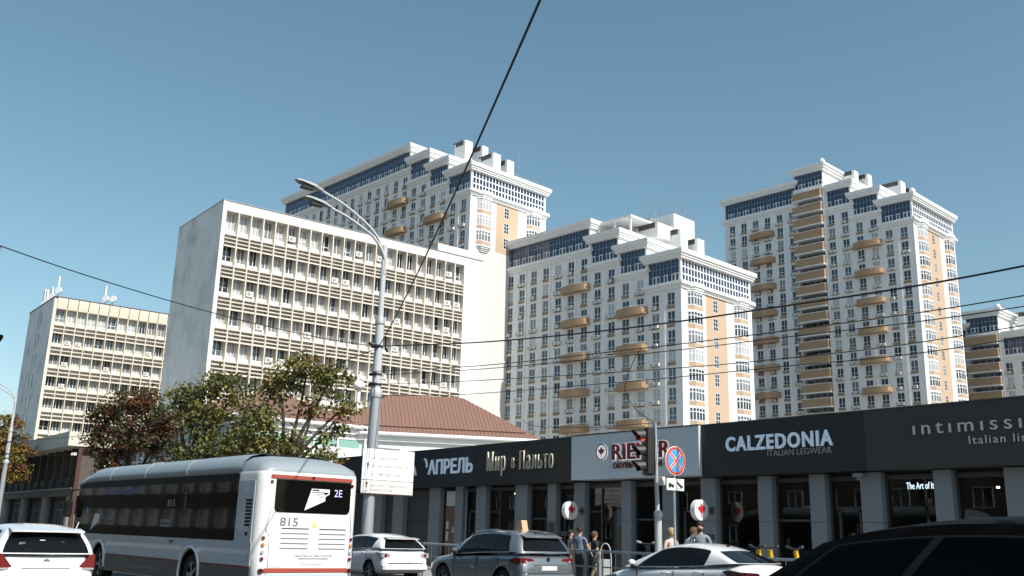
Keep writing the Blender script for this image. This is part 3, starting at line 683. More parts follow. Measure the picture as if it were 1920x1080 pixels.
# pilasters with a joint, each pair of numbers is its span along the street
PIL = [(-46.6, -45.4), (-43.0, -42.0), (-40.9, -40.0), (-37.75, -36.88), (-35.67, -35.1), (-34.11, -33.42), (-31.42, -30.63), (-29.37, -28.86), (-27.81, -27.22), (-25.27, -24.78), (-23.27, -22.78), (-21.56, -20.93), (-19.24, -18.72), (-17.36, -16.83), (-15.67, -15.03), (-13.49, -12.99), (-11.62, -10.9), (-9.4, -8.8), (-7.2, -6.6), (-4.8, -4.2)]
for (a, c) in PIL:
    p = MB()
    for z0, z1 in ((0, .93), (.95, 2.03), (2.05, 3.42)): p.box(sx(a), -.02, z0, sx(c), .45, z1)
    p.box(sx(a) + .01, 0, 0, sx(c) - .01, .44, 3.42); obj('pilaster', p.mesh('pilaster_grey'), shops)
# bays between the pilasters: shopfront glass or doors
rs = random.Random(4)
for i in range(len(PIL) - 1):
    a, c = sx(PIL[i][1]), sx(PIL[i + 1][0]); w = c - a
    dark = (PIL[i][1] < -38.5)
    if dark:
        b = MB(); b.box(a, .25, 0, c, .45, 3.35); b.box(a, .22, 1.9, c, .26, 1.95); obj('roller_shutter', b.mesh('shop_dark'), shops); continue
    fr = MB(); t = .06
    fr.box(a, .2, 0, a + t, .3, 3.35); fr.box(c - t, .2, 0, c, .3, 3.35); fr.box(a + t, .2, 3.22, c - t, .3, 3.35); fr.box(a + t, .2, 0, c - t, .3, .12)
    kind = i % 3
    if kind == 0: fr.box(a + t, .2, 2.05, c - t, .3, 2.12)
    if w > 1.7: fr.box(a + w * .36 - .03, .2, .12, a + w * .36 + .03, .3, 3.22); fr.box(a + t, .2, 2.32, a + w * .36 - .03, .3, 2.38)
    if kind == 1:   # glazed door leaf
        fr.box(a + w * .25, .17, .1, a + w * .25 + .07, .27, 2.4); fr.box(c - w * .12 - .07, .17, .1, c - w * .12, .27, 2.4); fr.box(a + w * .25, .17, 2.33, c - w * .12, .27, 2.4)
    sf = obj('shopfront', fr.mesh('shop_frame'), shops)
    g = MB(); g.quad((a, .25, .1), (c, .25, .1), (c, .25, 3.3), (a, .25, 3.3)); obj('pane', g.mesh('shop_glass'), sf)
    if kind == 1:
        d = MB(); d.tube([(c - w * .12 - .25, .12, .9), (c - w * .12 - .25, .12, 1.5)], .02, 6); obj('door_handle', d.mesh('steel'), sf)
    # party walls inside
    q = MB(); q.box(c + .12, .46, 0.02, c + .2, 4.6, 4.7); obj('party_wall', q.mesh('shop_in_wall'), shops)
    for k in range(2):
        l = MB(); l.disc((a + w * (.3 + .4 * k) + rs.uniform(-.2, .2), 1.0 + rs.uniform(0, 2.0), 3.3 + rs.uniform(-.3, .3)), (0, 0, 1), .045, .05, 10); obj('ceiling_spot', l.mesh('lamp_emit'), shops)
# wooden pharmacy door and posters
b = MB(); b.box(sx(-36.55), .10, .05, sx(-35.75), .2, 2.55); d = obj('wooden_door', b.mesh('wood_door'), shops)
b = MB(); b.box(sx(-36.45), .085, 1.1, sx(-36.28), .10, 1.5); b.box(sx(-36.45), .085, 1.6, sx(-36.28), .10, 1.95); b.box(sx(-35.98), .085, 1.45, sx(-35.85), .10, 1.7); obj('notice', b.mesh('poster_pale'), d)
b = MB(); b.box(sx(-36.55), .12, 2.6, sx(-35.75), .2, 3.25); obj('transom_poster', b.mesh('poster_pale'), shops)
b = MB(); b.box(sx(-26.0), .5, 1.85, sx(-25.45), .53, 2.55); obj('window_poster', b.mesh('poster_blue'), shops)
b = MB(); b.sphere((sx(-25.72), .48, 2.35), .12, 10, 6, 0, (1, .15, 1.2)); obj('poster_face', b.mesh('skin_tan'), shops)
for X in (-28.35, -21.2): 
    b = MB(); b.box(sx(X) - .18, -.05, 1.45, sx(X) + .18, -.02, 1.62); obj('name_plate', b.mesh('shop_dark'), shops)
b = MB(); b.box(sx(-29.3), -.05, 1.35, sx(-28.93), -.02, 1.95); obj('opening_hours_board', b.mesh('shop_dark'), shops)
b = MB(); b.rbox(sx(-15.75), -.28, 3.28, sx(-15.45), -.02, 3.4, .02); b.tube([(sx(-15.6), -.2, 3.28), (sx(-15.6), -.2, 3.2)], .05, 8); obj('security_camera', b.mesh('pilaster_grey'), shops)
b = MB(); b.tube([(sx(-34.75), -.06, 0), (sx(-34.75), -.06, 3.3), (sx(-34.95), -.06, 3.42), (sx(-35.5), -.06, 3.42)], .035, 6); obj('drain_pipe', b.mesh('pilaster_grey'), shops)
# neon line in the window, and busts and racks inside
letters('The Art of Italian', .26, 'neon_white', shops, (sx(-14.5), .38, 2.96), (R(90), 0, 0), ext=.004, off=.002, xs=.8, width=1.08)
b = MB(); b.box(sx(-16.5), 1.0, 2.02, sx(-15.85), 1.05, 2.06); b.box(sx(-16.5), 1.0, .6, sx(-16.46), 1.05, 2.06); obj('display_frame', b.mesh('letter_white'), shops)

def mannequin(X, y, h, hmat, bmat, lab):
    r = thing('mannequin', lab, 'mannequin', (X, YF + y, 0.17))
    b = MB()
    prof = [(0, .16), (.05, .16), (.06, .02), (h - .75, .02), (h - .72, .12), (h - .62, .17), (h - .5, .145), (h - .38, .18), (h - .28, .19), (h - .24, .10), (h - .2, .055), (h - .14, .05)]
    b.grid(lambda u, v: (lambda z, rr: (rr * math.cos(2 * math.pi * u), rr * .7 * math.sin(2 * math.pi * u), z))(*prof[round(v * (len(prof) - 1))]), 14, len(prof) - 1)
    obj('torso', b.mesh(bmat), r); b = MB(); b.sphere((0, -.02, h), .10, 12, 10, 0, (.85, 1, 1.25)); obj('head', b.mesh(hmat), r)
mannequin(-14.12, .9, 1.95, 'letter_grey', 'poster_pale', 'pale headed mannequin in the window under the glowing script')
mannequin(-13.72, .8, 2.05, 'skin_tan', 'fascia_grey', 'tan headed mannequin close to the pilaster in the glowing script window')
mannequin(-12.2, 1.3, 1.75, 'skin_tan', 'emblem_red', 'mannequin in a red top behind the door under the grey fascia')

# fascias and their lettering, each sign a thing of its own
def fascia(label, X0, X1, z0, z1, m_, proj=.35):
    r = thing('shop_sign', label, 'sign', ((X0 + X1) / 2, YF, z0)); w = (X1 - X0) / 2
    b = MB(); b.box(-w + .004, -proj, 0, w - .004, .34, z1 - z0); obj('board', b.mesh(m_), r)
    n = max(2, round(2 * w / 2.4))
    b = MB()
    for k in range(1, n): x = -w + 2 * w * k / n; b.box(x - .006, -proj - .002, .02, x + .006, -proj + .01, z1 - z0 - .02)
    b.box(-w, -proj - .02, z1 - z0, w, .36, z1 - z0 + .04); obj('trim', b.mesh('shop_dark'), r)
    r['cx'] = (X0 + X1) / 2; return r
rot_s = (R(90), 0, 0)
f0 = fascia('navy pharmacy fascia with ice blue letters and a crescent', -46.3, -33.87, 3.58, 5.24, 'fascia_navy')
letters('АПТЕКА', .62, 'letter_ice', f0, (-41.75 + 40.085, -.37, .58), rot_s, ext=.03, off=.012, width=3.35)
letters('АПРЕЛЬ', .86, 'letter_ice', f0, (-37.42 + 40.085, -.37, .58), rot_s, ext=.03, off=.018, width=3.45)
b = MB(); pts = [(.34 * math.cos(R(a)), .34 * math.sin(R(a))) for a in range(-20, 80, 10)] + [(.30 * math.cos(R(a)) - .05, .30 * math.sin(R(a)) - .02) for a in range(75, -25, -10)]
b.prism(pts, 'y', -.40, -.36); obj('crescent', b.mesh('letter_ice'), f0, (-37.85 + 40.085, 0, 1.0))
f1 = fascia('black fascia with tall narrow cream letters', -33.87, -27.48, 3.58, 5.25, 'fascia_black')
c1 = -30.675
for s_, x, w, z, h in (('Мир', -32.92, 1.40, 4.13, .98), ('в', -31.22, .28, 4.2, .72), ('Пальто', -30.72, 2.22, 4.13, .92)):
    letters(s_, h * 1.18, 'letter_cream', f1, (x - c1, -.42, z - 3.58), rot_s, ext=.04, off=-.024, xs=.4, gap=.05, width=w)
f2 = fascia('light grey shoe shop fascia with dark red haloed letters and round emblem', -27.48, -21.2, 3.64, 5.26, 'fascia_light', .48)
c2 = -24.34
letters('RIEKER', .80, 'letter_halo', f2, (-25.27 - c2, -.50, 4.29 - 3.64), rot_s, ext=.012, off=.03, width=2.85)
letters('RIEKER', .80, 'letter_red', f2, (-25.25 - c2, -.56, 4.29 - 3.64), rot_s, ext=.035, off=.006, width=2.85)
letters('ОБУВЬ • СУМКИ', .27, 'letter_red', f2, (-25.22 - c2, -.50, 3.99 - 3.64), rot_s, ext=.015, off=.004, width=2.4)
def leaf_emblem(parent, c, nrm, r, red, white, th=.02, rim=None):
    """three-lobed leaf on a disc; local frame: disc normal nrm, up = z"""
    nrm = Vector(nrm); up = Vector((0, 0, 1)); rt = up.cross(nrm).normalized(); c = Vector(c)
    b = MB(); b.disc(c, nrm, r, th, 32); obj('disc', b.mesh(white), parent)
    if rim: b = MB(); b.ring(c + nrm * th, nrm, r * .88, r, .015, 32); obj('rim', b.mesh(rim), parent)
    half = [(0, 1.0), (.16, .62), (.30, .70), (.30, .42), (.62, .46), (.86, .30), (.60, .16), (.66, -.08), (.34, -.12), (.30, -.34), (.07, -.36), (.07, -.92)]
    pts = half + [(-x, y) for x, y in reversed(half[1:])]
    k = r * .72; P = [c + nrm * (th + .012) + rt * x * k + up * (y * k) for x, y in pts]
    ctr = c + nrm * (th + .012); b = MB(); n = len(P); b.add([ctr] + P, [(0, 1 + i, 1 + (i + 1) % n) for i in range(n)])
    obj('leaf_emblem', b.mesh(red), parent)
leaf_emblem(f2, (-25.78 - c2, -.48, 4.6 - 3.64), (0, -1, 0), .29, 'letter_red', 'letter_halo', .05, 'letter_red')
f3 = fascia('black fascia with bold pale blue capitals over small grey capitals', -21.2, -15.24, 3.6, 5.25, 'fascia_soft_black')
c3 = -18.22
letters('CALZEDONIA', .62, 'letter_ice', f3, (-20.17 - c3, -.37, 4.37 - 3.6), rot_s, ext=.03, off=.016, gap=.055, width=3.95)
letters('ITALIAN LEGWEAR', .26, 'letter_grey', f3, (-18.58 - c3, -.36, 4.14 - 3.6), rot_s, ext=.012, width=2.28)
f4 = fascia('dark grey fascia with thin widely spaced grey lettering', -15.24, -4.0, 3.6, 5.25, 'fascia_grey')
c4 = -9.62
letters('ıntımıssımı', .52, 'letter_silver', f4, (-13.80 - c4, -.37, 4.5 - 3.6), rot_s, ext=.02, gap=.10, width=3.9)
letters('Italian lingerie', .30, 'letter_silver', f4, (-12.28 - c4, -.37, 4.17 - 3.6), rot_s, ext=.012, gap=.03, width=2.35)

# projecting round blade signs with a red leaf
for X, lab in ((-27.35, 'round white blade sign with red leaf on the pilaster nearest the tall narrow lettering'), (-21.1, 'round white blade sign with red leaf on the pilaster between light and black fascias')):
    r = thing('blade_sign', lab, 'sign', (X, YF - .02, 2.52)); 
    b = MB(); b.tube([(-.09, -.62, 0), (.09, -.62, 0)], .33, 32, 0, True, False); obj('drum', b.mesh('disc_white'), r)
    leaf_emblem(r, (.09, -.62, 0), (1, 0, 0), .315, 'emblem_red', 'disc_white', .006)
    b = MB(); b.box(-.03, -.3, -.03, .03, 0, .03); b.box(-.08, -.03, -.12, .08, 0, .12); obj('bracket', b.mesh('shop_dark'), r)

# ------------------------------------------------------------------ street lamps
def arc(pts, n=10):
    """smooth curve through points"""
    P = [Vector(p) for p in pts]; P = [P[0] * 2 - P[1]] + P + [P[-1] * 2 - P[-2]]; out = []
    for i in range(1, len(P) - 2):
        for k in range(n):
            t = k / n; a, b_, c, d = P[i - 1:i + 3]
            out.append(0.5 * ((2 * b_) + (c - a) * t + (2 * a - 5 * b_ + 4 * c - d) * t * t + (3 * b_ - a - 3 * c + d) * t ** 3))
    return out + [P[-2]]
def street_lamp(label, x, y, rz=0):
    r = thing('street_lamp', label, 'street lamp', (x, y, .15), rz)
    b = MB(); b.tube([(0, 0, 0), (0, 0, 6.55)], [.225, .205], 20); obj('lower_pole', b.mesh('pole_grey'), r)
    b = MB(); b.tube([(0, 0, 6.45), (0, 0, 6.52), (0, 0, 6.72), (0, 0, 6.8)], [.235, .26, .26, .20], 20); obj('collar', b.mesh('pole_white'), r)
    b = MB(); b.tube([(0, 0, 6.75), (0, 0, 9.5)], [.175, .165], 18); obj('middle_pole', b.mesh('pole_white'), r)
    b = MB(); b.tube([(0, 0, 9.35), (0, 0, 9.6), (0, 0, 9.68)], [.20, .20, .13], 18); obj('collar', b.mesh('pole_grey'), r)
    b = MB(); b.tube([(0, 0, 9.6), (0, 0, 12.6)], [.115, .10], 14); obj('upper_pole', b.mesh('pole_white'), r)
    for (dx, pts, yh, zh) in ((-.06, [(0, 0, 11.6), (0, -.05, 12.35), (0, -.55, 13.12), (0, -1.8, 13.85), (0, -2.95, 14.25)], -2.9, 14.24), (.08, [(0, 0, 11.4), (0, -.04, 12.1), (0, -.6, 12.82), (0, -1.75, 13.36), (0, -2.6, 13.6)], -2.55, 13.6)):
        b = MB(); b.tube([Vector((dx, p.y, p.z)) for p in arc(pts)], .055, 8); obj('arm', b.mesh('pole_white'), r)
        sl = .16
        h = MB(); prof = [(0, .09, .06), (-.18, .12, .07), (-.32, .20, .09), (-.55, .22, .08), (-.95, .20, .06), (-1.15, .10, .03)]
        vs = []
        for (yy, w, t) in prof: vs += [(dx - w, yh + yy, zh - yy * sl - t * .4), (dx + w, yh + yy, zh - yy * sl - t * .4), (dx + w * .8, yh + yy, zh - yy * sl + t), (dx - w * .8, yh + yy, zh - yy * sl + t)]
        fs = [(0, 1, 2, 3), (23, 22, 21, 20)] + [(4 * i + k, 4 * i + 4 + k, 4 * i + 4 + (k + 1) % 4, 4 * i + (k + 1) % 4) for i in range(5) for k in range(4)]
        h.add(vs, fs); hd = obj('lamp_head', h.mesh('lamp_grey'), r)
        g = MB(); g.box(dx - .15, yh - .9, zh - .36 * sl - .02 + .0, dx + .15, yh - .38, zh + .0); obj('diffuser', g.mesh('black_plastic'), hd, (0, 0, -.02 + .36 * sl - .03))
    b = MB(); b.tube([(0.01, -1.25, 13.55), (.01, -1.35, 13.2)], .02, 5); obj('brace', b.mesh('pole_white'), r)
    for z in (8.45, 7.35, 6.95):
        b = MB(); b.tube([(-.24, -.2, z), (.24, -.2, z)], .035, 6); b.box(-.20, -.22, z - .05, .20, -.1, z + .05); b.ring((0, 0, z - .04), (0, 0, 1), .17, .195, .08, 16); obj('wire_clamp', b.mesh('wire_black'), r)
    b = MB(); b.tube([(0, .3, 8.45), (0, .42, 8.3)], .06, 6); b.tube([(.1, -.3, 8.45), (.1, -.5, 8.52)], .06, 6); obj('insulator', b.mesh('wire_black'), r)
    return r
lp1 = street_lamp('grey street lamp with twin curved arms, carrying the white direction sign', -32.45, 18.75)
lp2 = street_lamp('pale street lamp in front of the low dark building and orange tree', -98.6, 18.75)
lp3 = street_lamp('street lamp at the kerb in front of the dark grey fascia', 9.0, 18.75)
for (x, y, lab) in ((22.2, -8.7, 'plain grey pole across the road holding the long overhead wire'), (-16.0, -8.7, 'plain grey pole across the road holding the signal wire')):
    r = thing('utility_pole', lab, 'pole', (x, y, .15)); b = MB(); b.tube([(0, 0, 0), (0, 0, 9.2)], [.17, .10], 14); obj('shaft', b.mesh('pole_grey'), r)
    b = MB(); b.ring((0, 0, 8.2), (0, 0, 1), .10, .15, .12, 14); b.tube([(0, .1, 8.26), (0, .35, 8.26)], .04, 6); obj('clamp', b.mesh('wire_black'), r)

# direction sign on the lamp post
ds = thing('direction_sign', 'white street direction board with faded print and two up arrows', 'sign', (-32.18, 19.38, 2.95))
b = MB(); b.rbox(-.05, -1.16, .50, 0, 1.13, 1.66, .012); up = obj('upper_panel', b.mesh('sign_white'), ds)
mat('sign_cream', (0.72, 0.70, 0.66), 0.4, var=0.05, vscale=2)
b = MB(); b.rbox(-.05, -1.16, 0, 0, 1.13, .485, .012); lo = obj('lower_panel', b.mesh('sign_cream'), ds)
b = MB(); b.box(-.06, -1.17, -.03, .012, 1.14, 0.0); obj('bottom_rail', b.mesh('brown_metal'), ds)
b = MB(); b.box(-.10, -.55, 1.67, -.02, .45, 1.73); b.box(-.12, -.5, .2, -.06, -.42, 1.7); b.box(-.12, .35, .2, -.06, .43, 1.7); obj('mounting_rail', b.mesh('steel'), ds)
b = MB(); b.box(-.02, -.03, .02, .004, .0, 1.64); obj('panel_joint', b.mesh('sign_cream'), ds)
rx = (R(90), 0, R(90))
for s_, y, z, w in (('ул. ОДЕССКАЯ', -.78, 1.28, 1.12), ('ул. им.ГАВРИЛОВА П.М.', -.78, .97, 1.70), ('ул. ОФИЦЕРСКАЯ', -.78, .66, 1.32)):
    letters(s_, .15, 'sign_print', up, (.003, y, z), rx, ext=.002, width=w)
letters('ИНСТИТУТ СТОМАТОЛОГИИ', .11, 'sign_print', lo, (.003, -.76, .25), rx, ext=.002, width=1.62)
letters('КАРДИОЛОГИЯ', .11, 'sign_print', lo, (.003, -.76, .09), rx, ext=.002, width=.95)
letters('3 км', .09, 'sign_print', lo, (.003, -1.06, .06), rx, ext=.002, width=.2)
for pnl, z in ((up, .93), (lo, .22)):
    b = MB(); b.prism([(-.95, z), (-.91, z), (-.91, z + .13), (-.87, z + .12), (-.93, z + .23), (-.99, z + .12), (-.95, z + .13)], 'x', .002, .006); obj('arrow', b.mesh('sign_black'), pnl)
b = MB(); b.tube([(-.2, -.5, 2.6), (-.04, .9, 1.68)], .008, 5); obj('stay_wire', b.mesh('steel'), ds)

# ------------------------------------------------------------------ traffic signal, no-stopping sign
mat('signal_black', (0.014, 0.013, 0.012), 0.5)
mat('signal_red', (0.30, 0.01, 0.01), 0.3, emit=((1.0, 0.06, 0.03), 0.8))
mat('signal_dim', (0.03, 0.03, 0.025), 0.25)
def signal_head(parent, loc, yaw, lit=0, count=3):
    """three stacked lenses with visors, facing local -y"""
    h = obj('signal_housing', None, parent, loc, (0, 0, yaw))
    b = MB(); b.rbox(-.20, -.10, .61 - .40 * count - .03, .20, .16, .62, .05); hb = obj('housing', b.mesh('signal_black'), h)
    for k in range(count):
        z = .40 - .40 * k
        b = MB(); b.disc((0, -.10, z), (0, -1, 0), .145, .02, 20); obj('lens', b.mesh('signal_red' if k == lit else 'signal_dim'), h)
        v = MB(); n = 18; L0 = .33
        ro, ri = .185, .172; vs = []
        for i in range(n + 1):
            a = R(-25 + 230 * i / n); c, s_ = math.cos(a), math.sin(a); ln = L0 * (.45 + .55 * max(0, s_))
            vs += [(ro * c, -.10, z + ro * s_), (ro * c, -.10 - ln, z + ro * s_ - .03), (ri * c, -.10 - ln, z + ri * s_ - .03), (ri * c, -.10, z + ri * s_)]
        fs = [(4 * i + k2, 4 * i + 4 + k2, 4 * i + 4 + (k2 + 1) % 4, 4 * i + (k2 + 1) % 4) for i in range(n) for k2 in range(4)]
        v.add(vs, fs, 0, False); obj('visor', v.mesh('signal_black'), h)
    return h
ts = thing('traffic_light', 'black traffic signal on a white pole showing red', 'traffic light', (-17.5, 18.62, .15))
b = MB(); b.tube([(0, 0, 0), (0, 0, 2.05)], .095, 16); obj('lower_pole', b.mesh('pole_white'), ts)
b = MB(); b.tube([(0, 0, 1.98), (0, 0, 2.1), (0, 0, 2.16)], [.11, .11, .06], 16); obj('collar', b.mesh('pole_white'), ts)
b = MB(); b.tube([(-.02, 0, 2.1), (-.07, -.03, 4.42)], .055, 14); obj('upper_pole', b.mesh('pole_white'), ts)
signal_head(ts, (-.17, -.20, 3.64), R(-27))
b = MB(); b.tube([(-.05, -.02, 4.1), (-.22, -.2, 4.1)], .025, 6); b.tube([(-.05, -.02, 3.1), (-.22, -.2, 3.1)], .025, 6); obj('bracket', b.mesh('steel'), ts)
b = MB(); b.rbox(.02, .03, 2.78, .14, .15, 3.0, .01); obj('control_box', b.mesh('sign_cream'), ts)
ns = thing('no_stopping_sign', 'round blue no stopping sign with red cross above a tow truck plate', 'sign', (-16.7, 18.42, .15))
b = MB(); b.tube([(-.06, 0, 0), (-.06, 0, 3.7)], .032, 12); obj('post', b.mesh('pole_white'), ns)
c = (0, 0, 3.36); X_ = (1, 0, 0); mat('sign_rimwhite', (0.8, 0.8, 0.8), 0.4)
b = MB(); b.disc((-.02, 0, 3.36), X_, .365, .02, 40); obj('disc', b.mesh('sign_rimwhite'), ns)
b = MB(); b.disc((0.002, 0, 3.36), X_, .285, .002, 40); obj('blue_field', b.mesh('sign_blue'), ns)
b = MB(); b.ring((.003, 0, 3.36), X_, .292, .348, .004, 40); obj('red_ring', b.mesh('sign_red'), ns)
for a in (45, -45):
    ca, sa = math.cos(R(a)), math.sin(R(a))
    def strip(w, x, L0): return [(x, -ca * L0 - sa * w, 3.36 - sa * L0 + ca * w), (x, ca * L0 - sa * w, 3.36 + sa * L0 + ca * w), (x, ca * L0 + sa * w, 3.36 + sa * L0 - ca * w), (x, -ca * L0 + sa * w, 3.36 - sa * L0 - ca * w)]
    e = .0005 if a > 0 else 0
    b = MB(); b.add(strip(.038, .0055 + e, .287), [(0, 1, 2, 3)]); obj('cross_edge', b.mesh('sign_rimwhite'), ns)
    b = MB(); b.add(strip(.022, .0075 + e, .30), [(0, 1, 2, 3)]); obj('cross_bar', b.mesh('sign_red'), ns)
b = MB(); b.rbox(-.02, -.33, 2.62, 0, .31, 2.92, .008); pl = obj('tow_plate', b.mesh('sign_white'), ns)
b = MB(); b.prism([(-.27, 2.71), (-.07, 2.71), (-.07, 2.77), (-.16, 2.78), (-.18, 2.80), (-.27, 2.80)], 'x', .001, .004); b.disc((.001, -.22, 2.70), X_, .025, .003, 12); b.disc((.001, -.11, 2.70), X_, .025, .003, 12)
b.prism([(.02, 2.84), (.06, 2.84), (.22, 2.75), (.26, 2.75), (.26, 2.71), (.16, 2.71), (.04, 2.80)], 'x', .001, .004); b.disc((.001, .20, 2.70), X_, .025, .003, 12); obj('tow_pictogram', b.mesh('sign_black'), pl)
# signal hanging on the span wire at the left edge of the road
hs = thing('hanging_traffic_light', 'single black signal lamp hung from the span wire over the road', 'traffic light', (-23.25, 3.58, 4.95))
signal_head(hs, (0, 0, 0), R(140), 9, 1)
b = MB(); b.tube([(0, 0, .6), (0, .05, 2.56)], .02, 6); obj('hanger', b.mesh('steel'), hs)

# ------------------------------------------------------------------ overhead wires
def wire(label, pts, r=.014, mname='wire_black'):
    b = MB(); b.tube(arc(pts, 12), r, 6); obj('overhead_wire', b.mesh(mname), None, (0, 0, 0), label=label, cat='wire')
P0 = Vector((-32.45, 18.75, 8.6))
def line_pts(P1, sag, umax, zrise):
    out = []
    for k in range(13):
        u = umax * k / 12; p = P0.lerp(P1, u); p.z -= sag * 4 * u * (1 - u) if u <= 1 else -zrise * (u - 1); out.append(p)
    return out
wire('black wire rising steeply from the twin arm lamp over the road', line_pts(Vector((-8.19, 6.70, 8.0)), .3, 2.25, .95), .018)
wire('black wire from the twin arm lamp crossing before the blank grey end wall', line_pts(Vector((-23.2, 3.62, 7.5)), .3, 1.79, 1.75), .014)
wire('thick topmost cable running along the shops from the twin arm lamp', [(-32.45, 18.6, 8.6), (-25.5, 18.7, 7.82), (-19.3, 18.75, 7.33), (-14, 18.75, 7.06), (-8, 18.75, 6.9), (0, 18.75, 7.2), (9, 18.7, 8.5)], .022)
wire('second cable down of those running along above the shops', [(-32.45, 18.6, 7.6), (-25.6, 18.75, 7.04), (-19, 18.75, 6.68), (-14, 18.75, 6.46), (-8, 18.75, 6.32), (0, 18.75, 6.6), (9, 18.7, 7.6)], .013)
wire('third cable down of those running along above the shops', [(-32.45, 18.9, 7.5), (-25.6, 18.95, 6.96), (-19, 19, 6.58), (-14, 19, 6.36), (-8, 19, 6.17), (0, 19, 6.4), (9, 18.9, 7.5)], .012)
wire('fourth cable down of those running along above the shops', [(-32.45, 18.6, 7.1), (-26.9, 18.75, 6.64), (-19, 18.75, 6.08), (-14, 18.75, 5.80), (-9, 18.75, 5.72), (0, 18.75, 6.1), (9, 18.7, 7.1)], .011)
wire('lowest cable of those running along above the shops', [(-32.45, 18.9, 6.7), (-26.9, 18.85, 6.2), (-19, 18.8, 5.80), (-14, 18.8, 5.62), (-9, 18.8, 5.50), (0, 18.8, 5.9), (9, 18.8, 7.1)], .011)
wire('dark cable running away over the trees from the twin arm lamp', [(-32.45, 18.75, 8.55), (-45, 18.75, 7.75), (-58, 18.75, 7.5), (-75, 18.75, 7.7), (-98.6, 18.75, 8.6)], .02)
wire('thin cable running away over the trees below the dark cable', [(-32.45, 18.6, 7.1), (-45, 18.6, 6.4), (-58, 18.6, 6.2), (-75, 18.6, 6.4), (-98.6, 18.6, 7.1)], .012)
wire('slack lead looping down to the top of the traffic light pole', [(-17.57, 18.6, 4.55), (-18.3, 18.66, 4.95), (-18.8, 18.72, 5.6), (-18.5, 18.75, 6.3), (-18.2, 18.75, 6.64)], .010)
wire('thin lead from the traffic light pole to the shop roofs', [(-17.57, 18.6, 4.55), (-21, 19.6, 4.75), (-26, 21.5, 5.3), (-31, 24.9, 6.2)], .009)

# ------------------------------------------------------------------ pedestrian railing along the kerb
def railing_panel():
    r = thing('railing', 'grey tubular guard rail along the kerb between road and shops', 'railing', (0, 18.6, .15), 0, 'guard rail panels along the kerb')
    for x in (0.04, 2.06):
        b = MB(); b.tube([(x, 0, 0), (x, 0, 1.12)], .028, 8); obj('post', b.mesh('steel'), r)
    for z, t in ((1.07, .032), (.66, .02), (.25, .02)):
        b = MB(); b.tube([(.04, 0, z), (2.06, 0, z)], t, 8); obj('rail', b.mesh('steel'), r)
    for k in range(1, 4):
        b = MB(); b.tube([(.04 + .505 * k, 0, .25), (.04 + .505 * k, 0, 1.07)], .012, 6); obj('baluster', b.mesh('steel'), r)
    return r
rp = railing_panel()
for k in range(15):
    o = rp if k == 0 else copy_tree(rp); o.location = (-41.6 + 2.2 * k, 18.62, .15)

# ------------------------------------------------------------------ kick scooters and a board
mat('scooter_yellow', (0.72, 0.42, 0.02), 0.4); mat('scooter_dark', (0.05, 0.05, 0.055), 0.5)
def scooter(lab, x, y, yaw, col='scooter_yellow', grp='parked kick scooters'):
    r = thing('kick_scooter', lab, 'scooter', (x, y, .15), yaw, None); r.scale = (1.16, 1.16, 1.16)
    b = MB(); b.rbox(-.35, -.075, .11, .30, .075, .17, .02); obj('deck', b.mesh('scooter_dark'), r)
    for xx in (-.45, .48):
        b = MB(); b.tube([(xx, -.03, .11), (xx, .03, .11)], .11, 18, 0, True, False); w = obj('wheel', b.mesh('rubber'), r); b = MB(); b.tube([(xx, -.034, .11), (xx, .034, .11)], .055, 12, 0, True, False); obj('hub', b.mesh('steel'), w)
    b = MB(); b.tube([(.46, 0, .12), (.36, 0, .45), (.30, 0, .78)], .035, 10); obj('lower_stem', b.mesh('scooter_dark'), r)
    b = MB(); b.tube([(.30, 0, .78), (.24, 0, 1.08)], .048, 10); obj('upper_stem', b.mesh(col), r)
    b = MB(); b.tube([(.22, -.26, 1.16), (.23, -.1, 1.12), (.23, .1, 1.12), (.22, .26, 1.16)], .018, 8); obj('handlebar', b.mesh('scooter_dark'), r)
    for s_ in (-1, 1):
        b = MB(); b.tube([(.22, s_ * .16, 1.14), (.22, s_ * .28, 1.165)], .026, 8); obj('grip', b.mesh('pole_white' if col != 'scooter_yellow' else 'scooter_dark'), r)
    b = MB(); b.box(-.52, -.05, .20, -.36, .05, .23); obj('mudguard', b.mesh('scooter_dark'), r)
scooter('yellow stemmed kick scooter at the rail by the pilaster under black fascia', -15.25, 19.35, R(72))
scooter('yellow stemmed kick scooter, middle one of three by the rail', -14.85, 19.3, R(78))
scooter('yellow stemmed kick scooter by the rail beside the black fascia doorway', -14.15, 19.3, R(70))
scooter('grey kick scooter with white grips beside the traffic light pole', -18.95, 19.5, R(100), 'scooter_dark')
r = thing('pavement_board', 'small white framed advertising stand on the pavement by the shoe shop', 'stand', (-23.6, 22.6, .15), R(20))
b = MB(); b.tube(arc([(-.2, 0, 0), (-.2, 0, .85), (-.1, 0, 1.2), (.1, 0, 1.2), (.2, 0, .85), (.2, 0, 0)], 6), .02, 6); obj('hoop', b.mesh('pole_white'), r)
b = MB(); b.box(-.17, -.01, .15, .17, .01, .75); obj('panel', b.mesh('sign_white'), r)

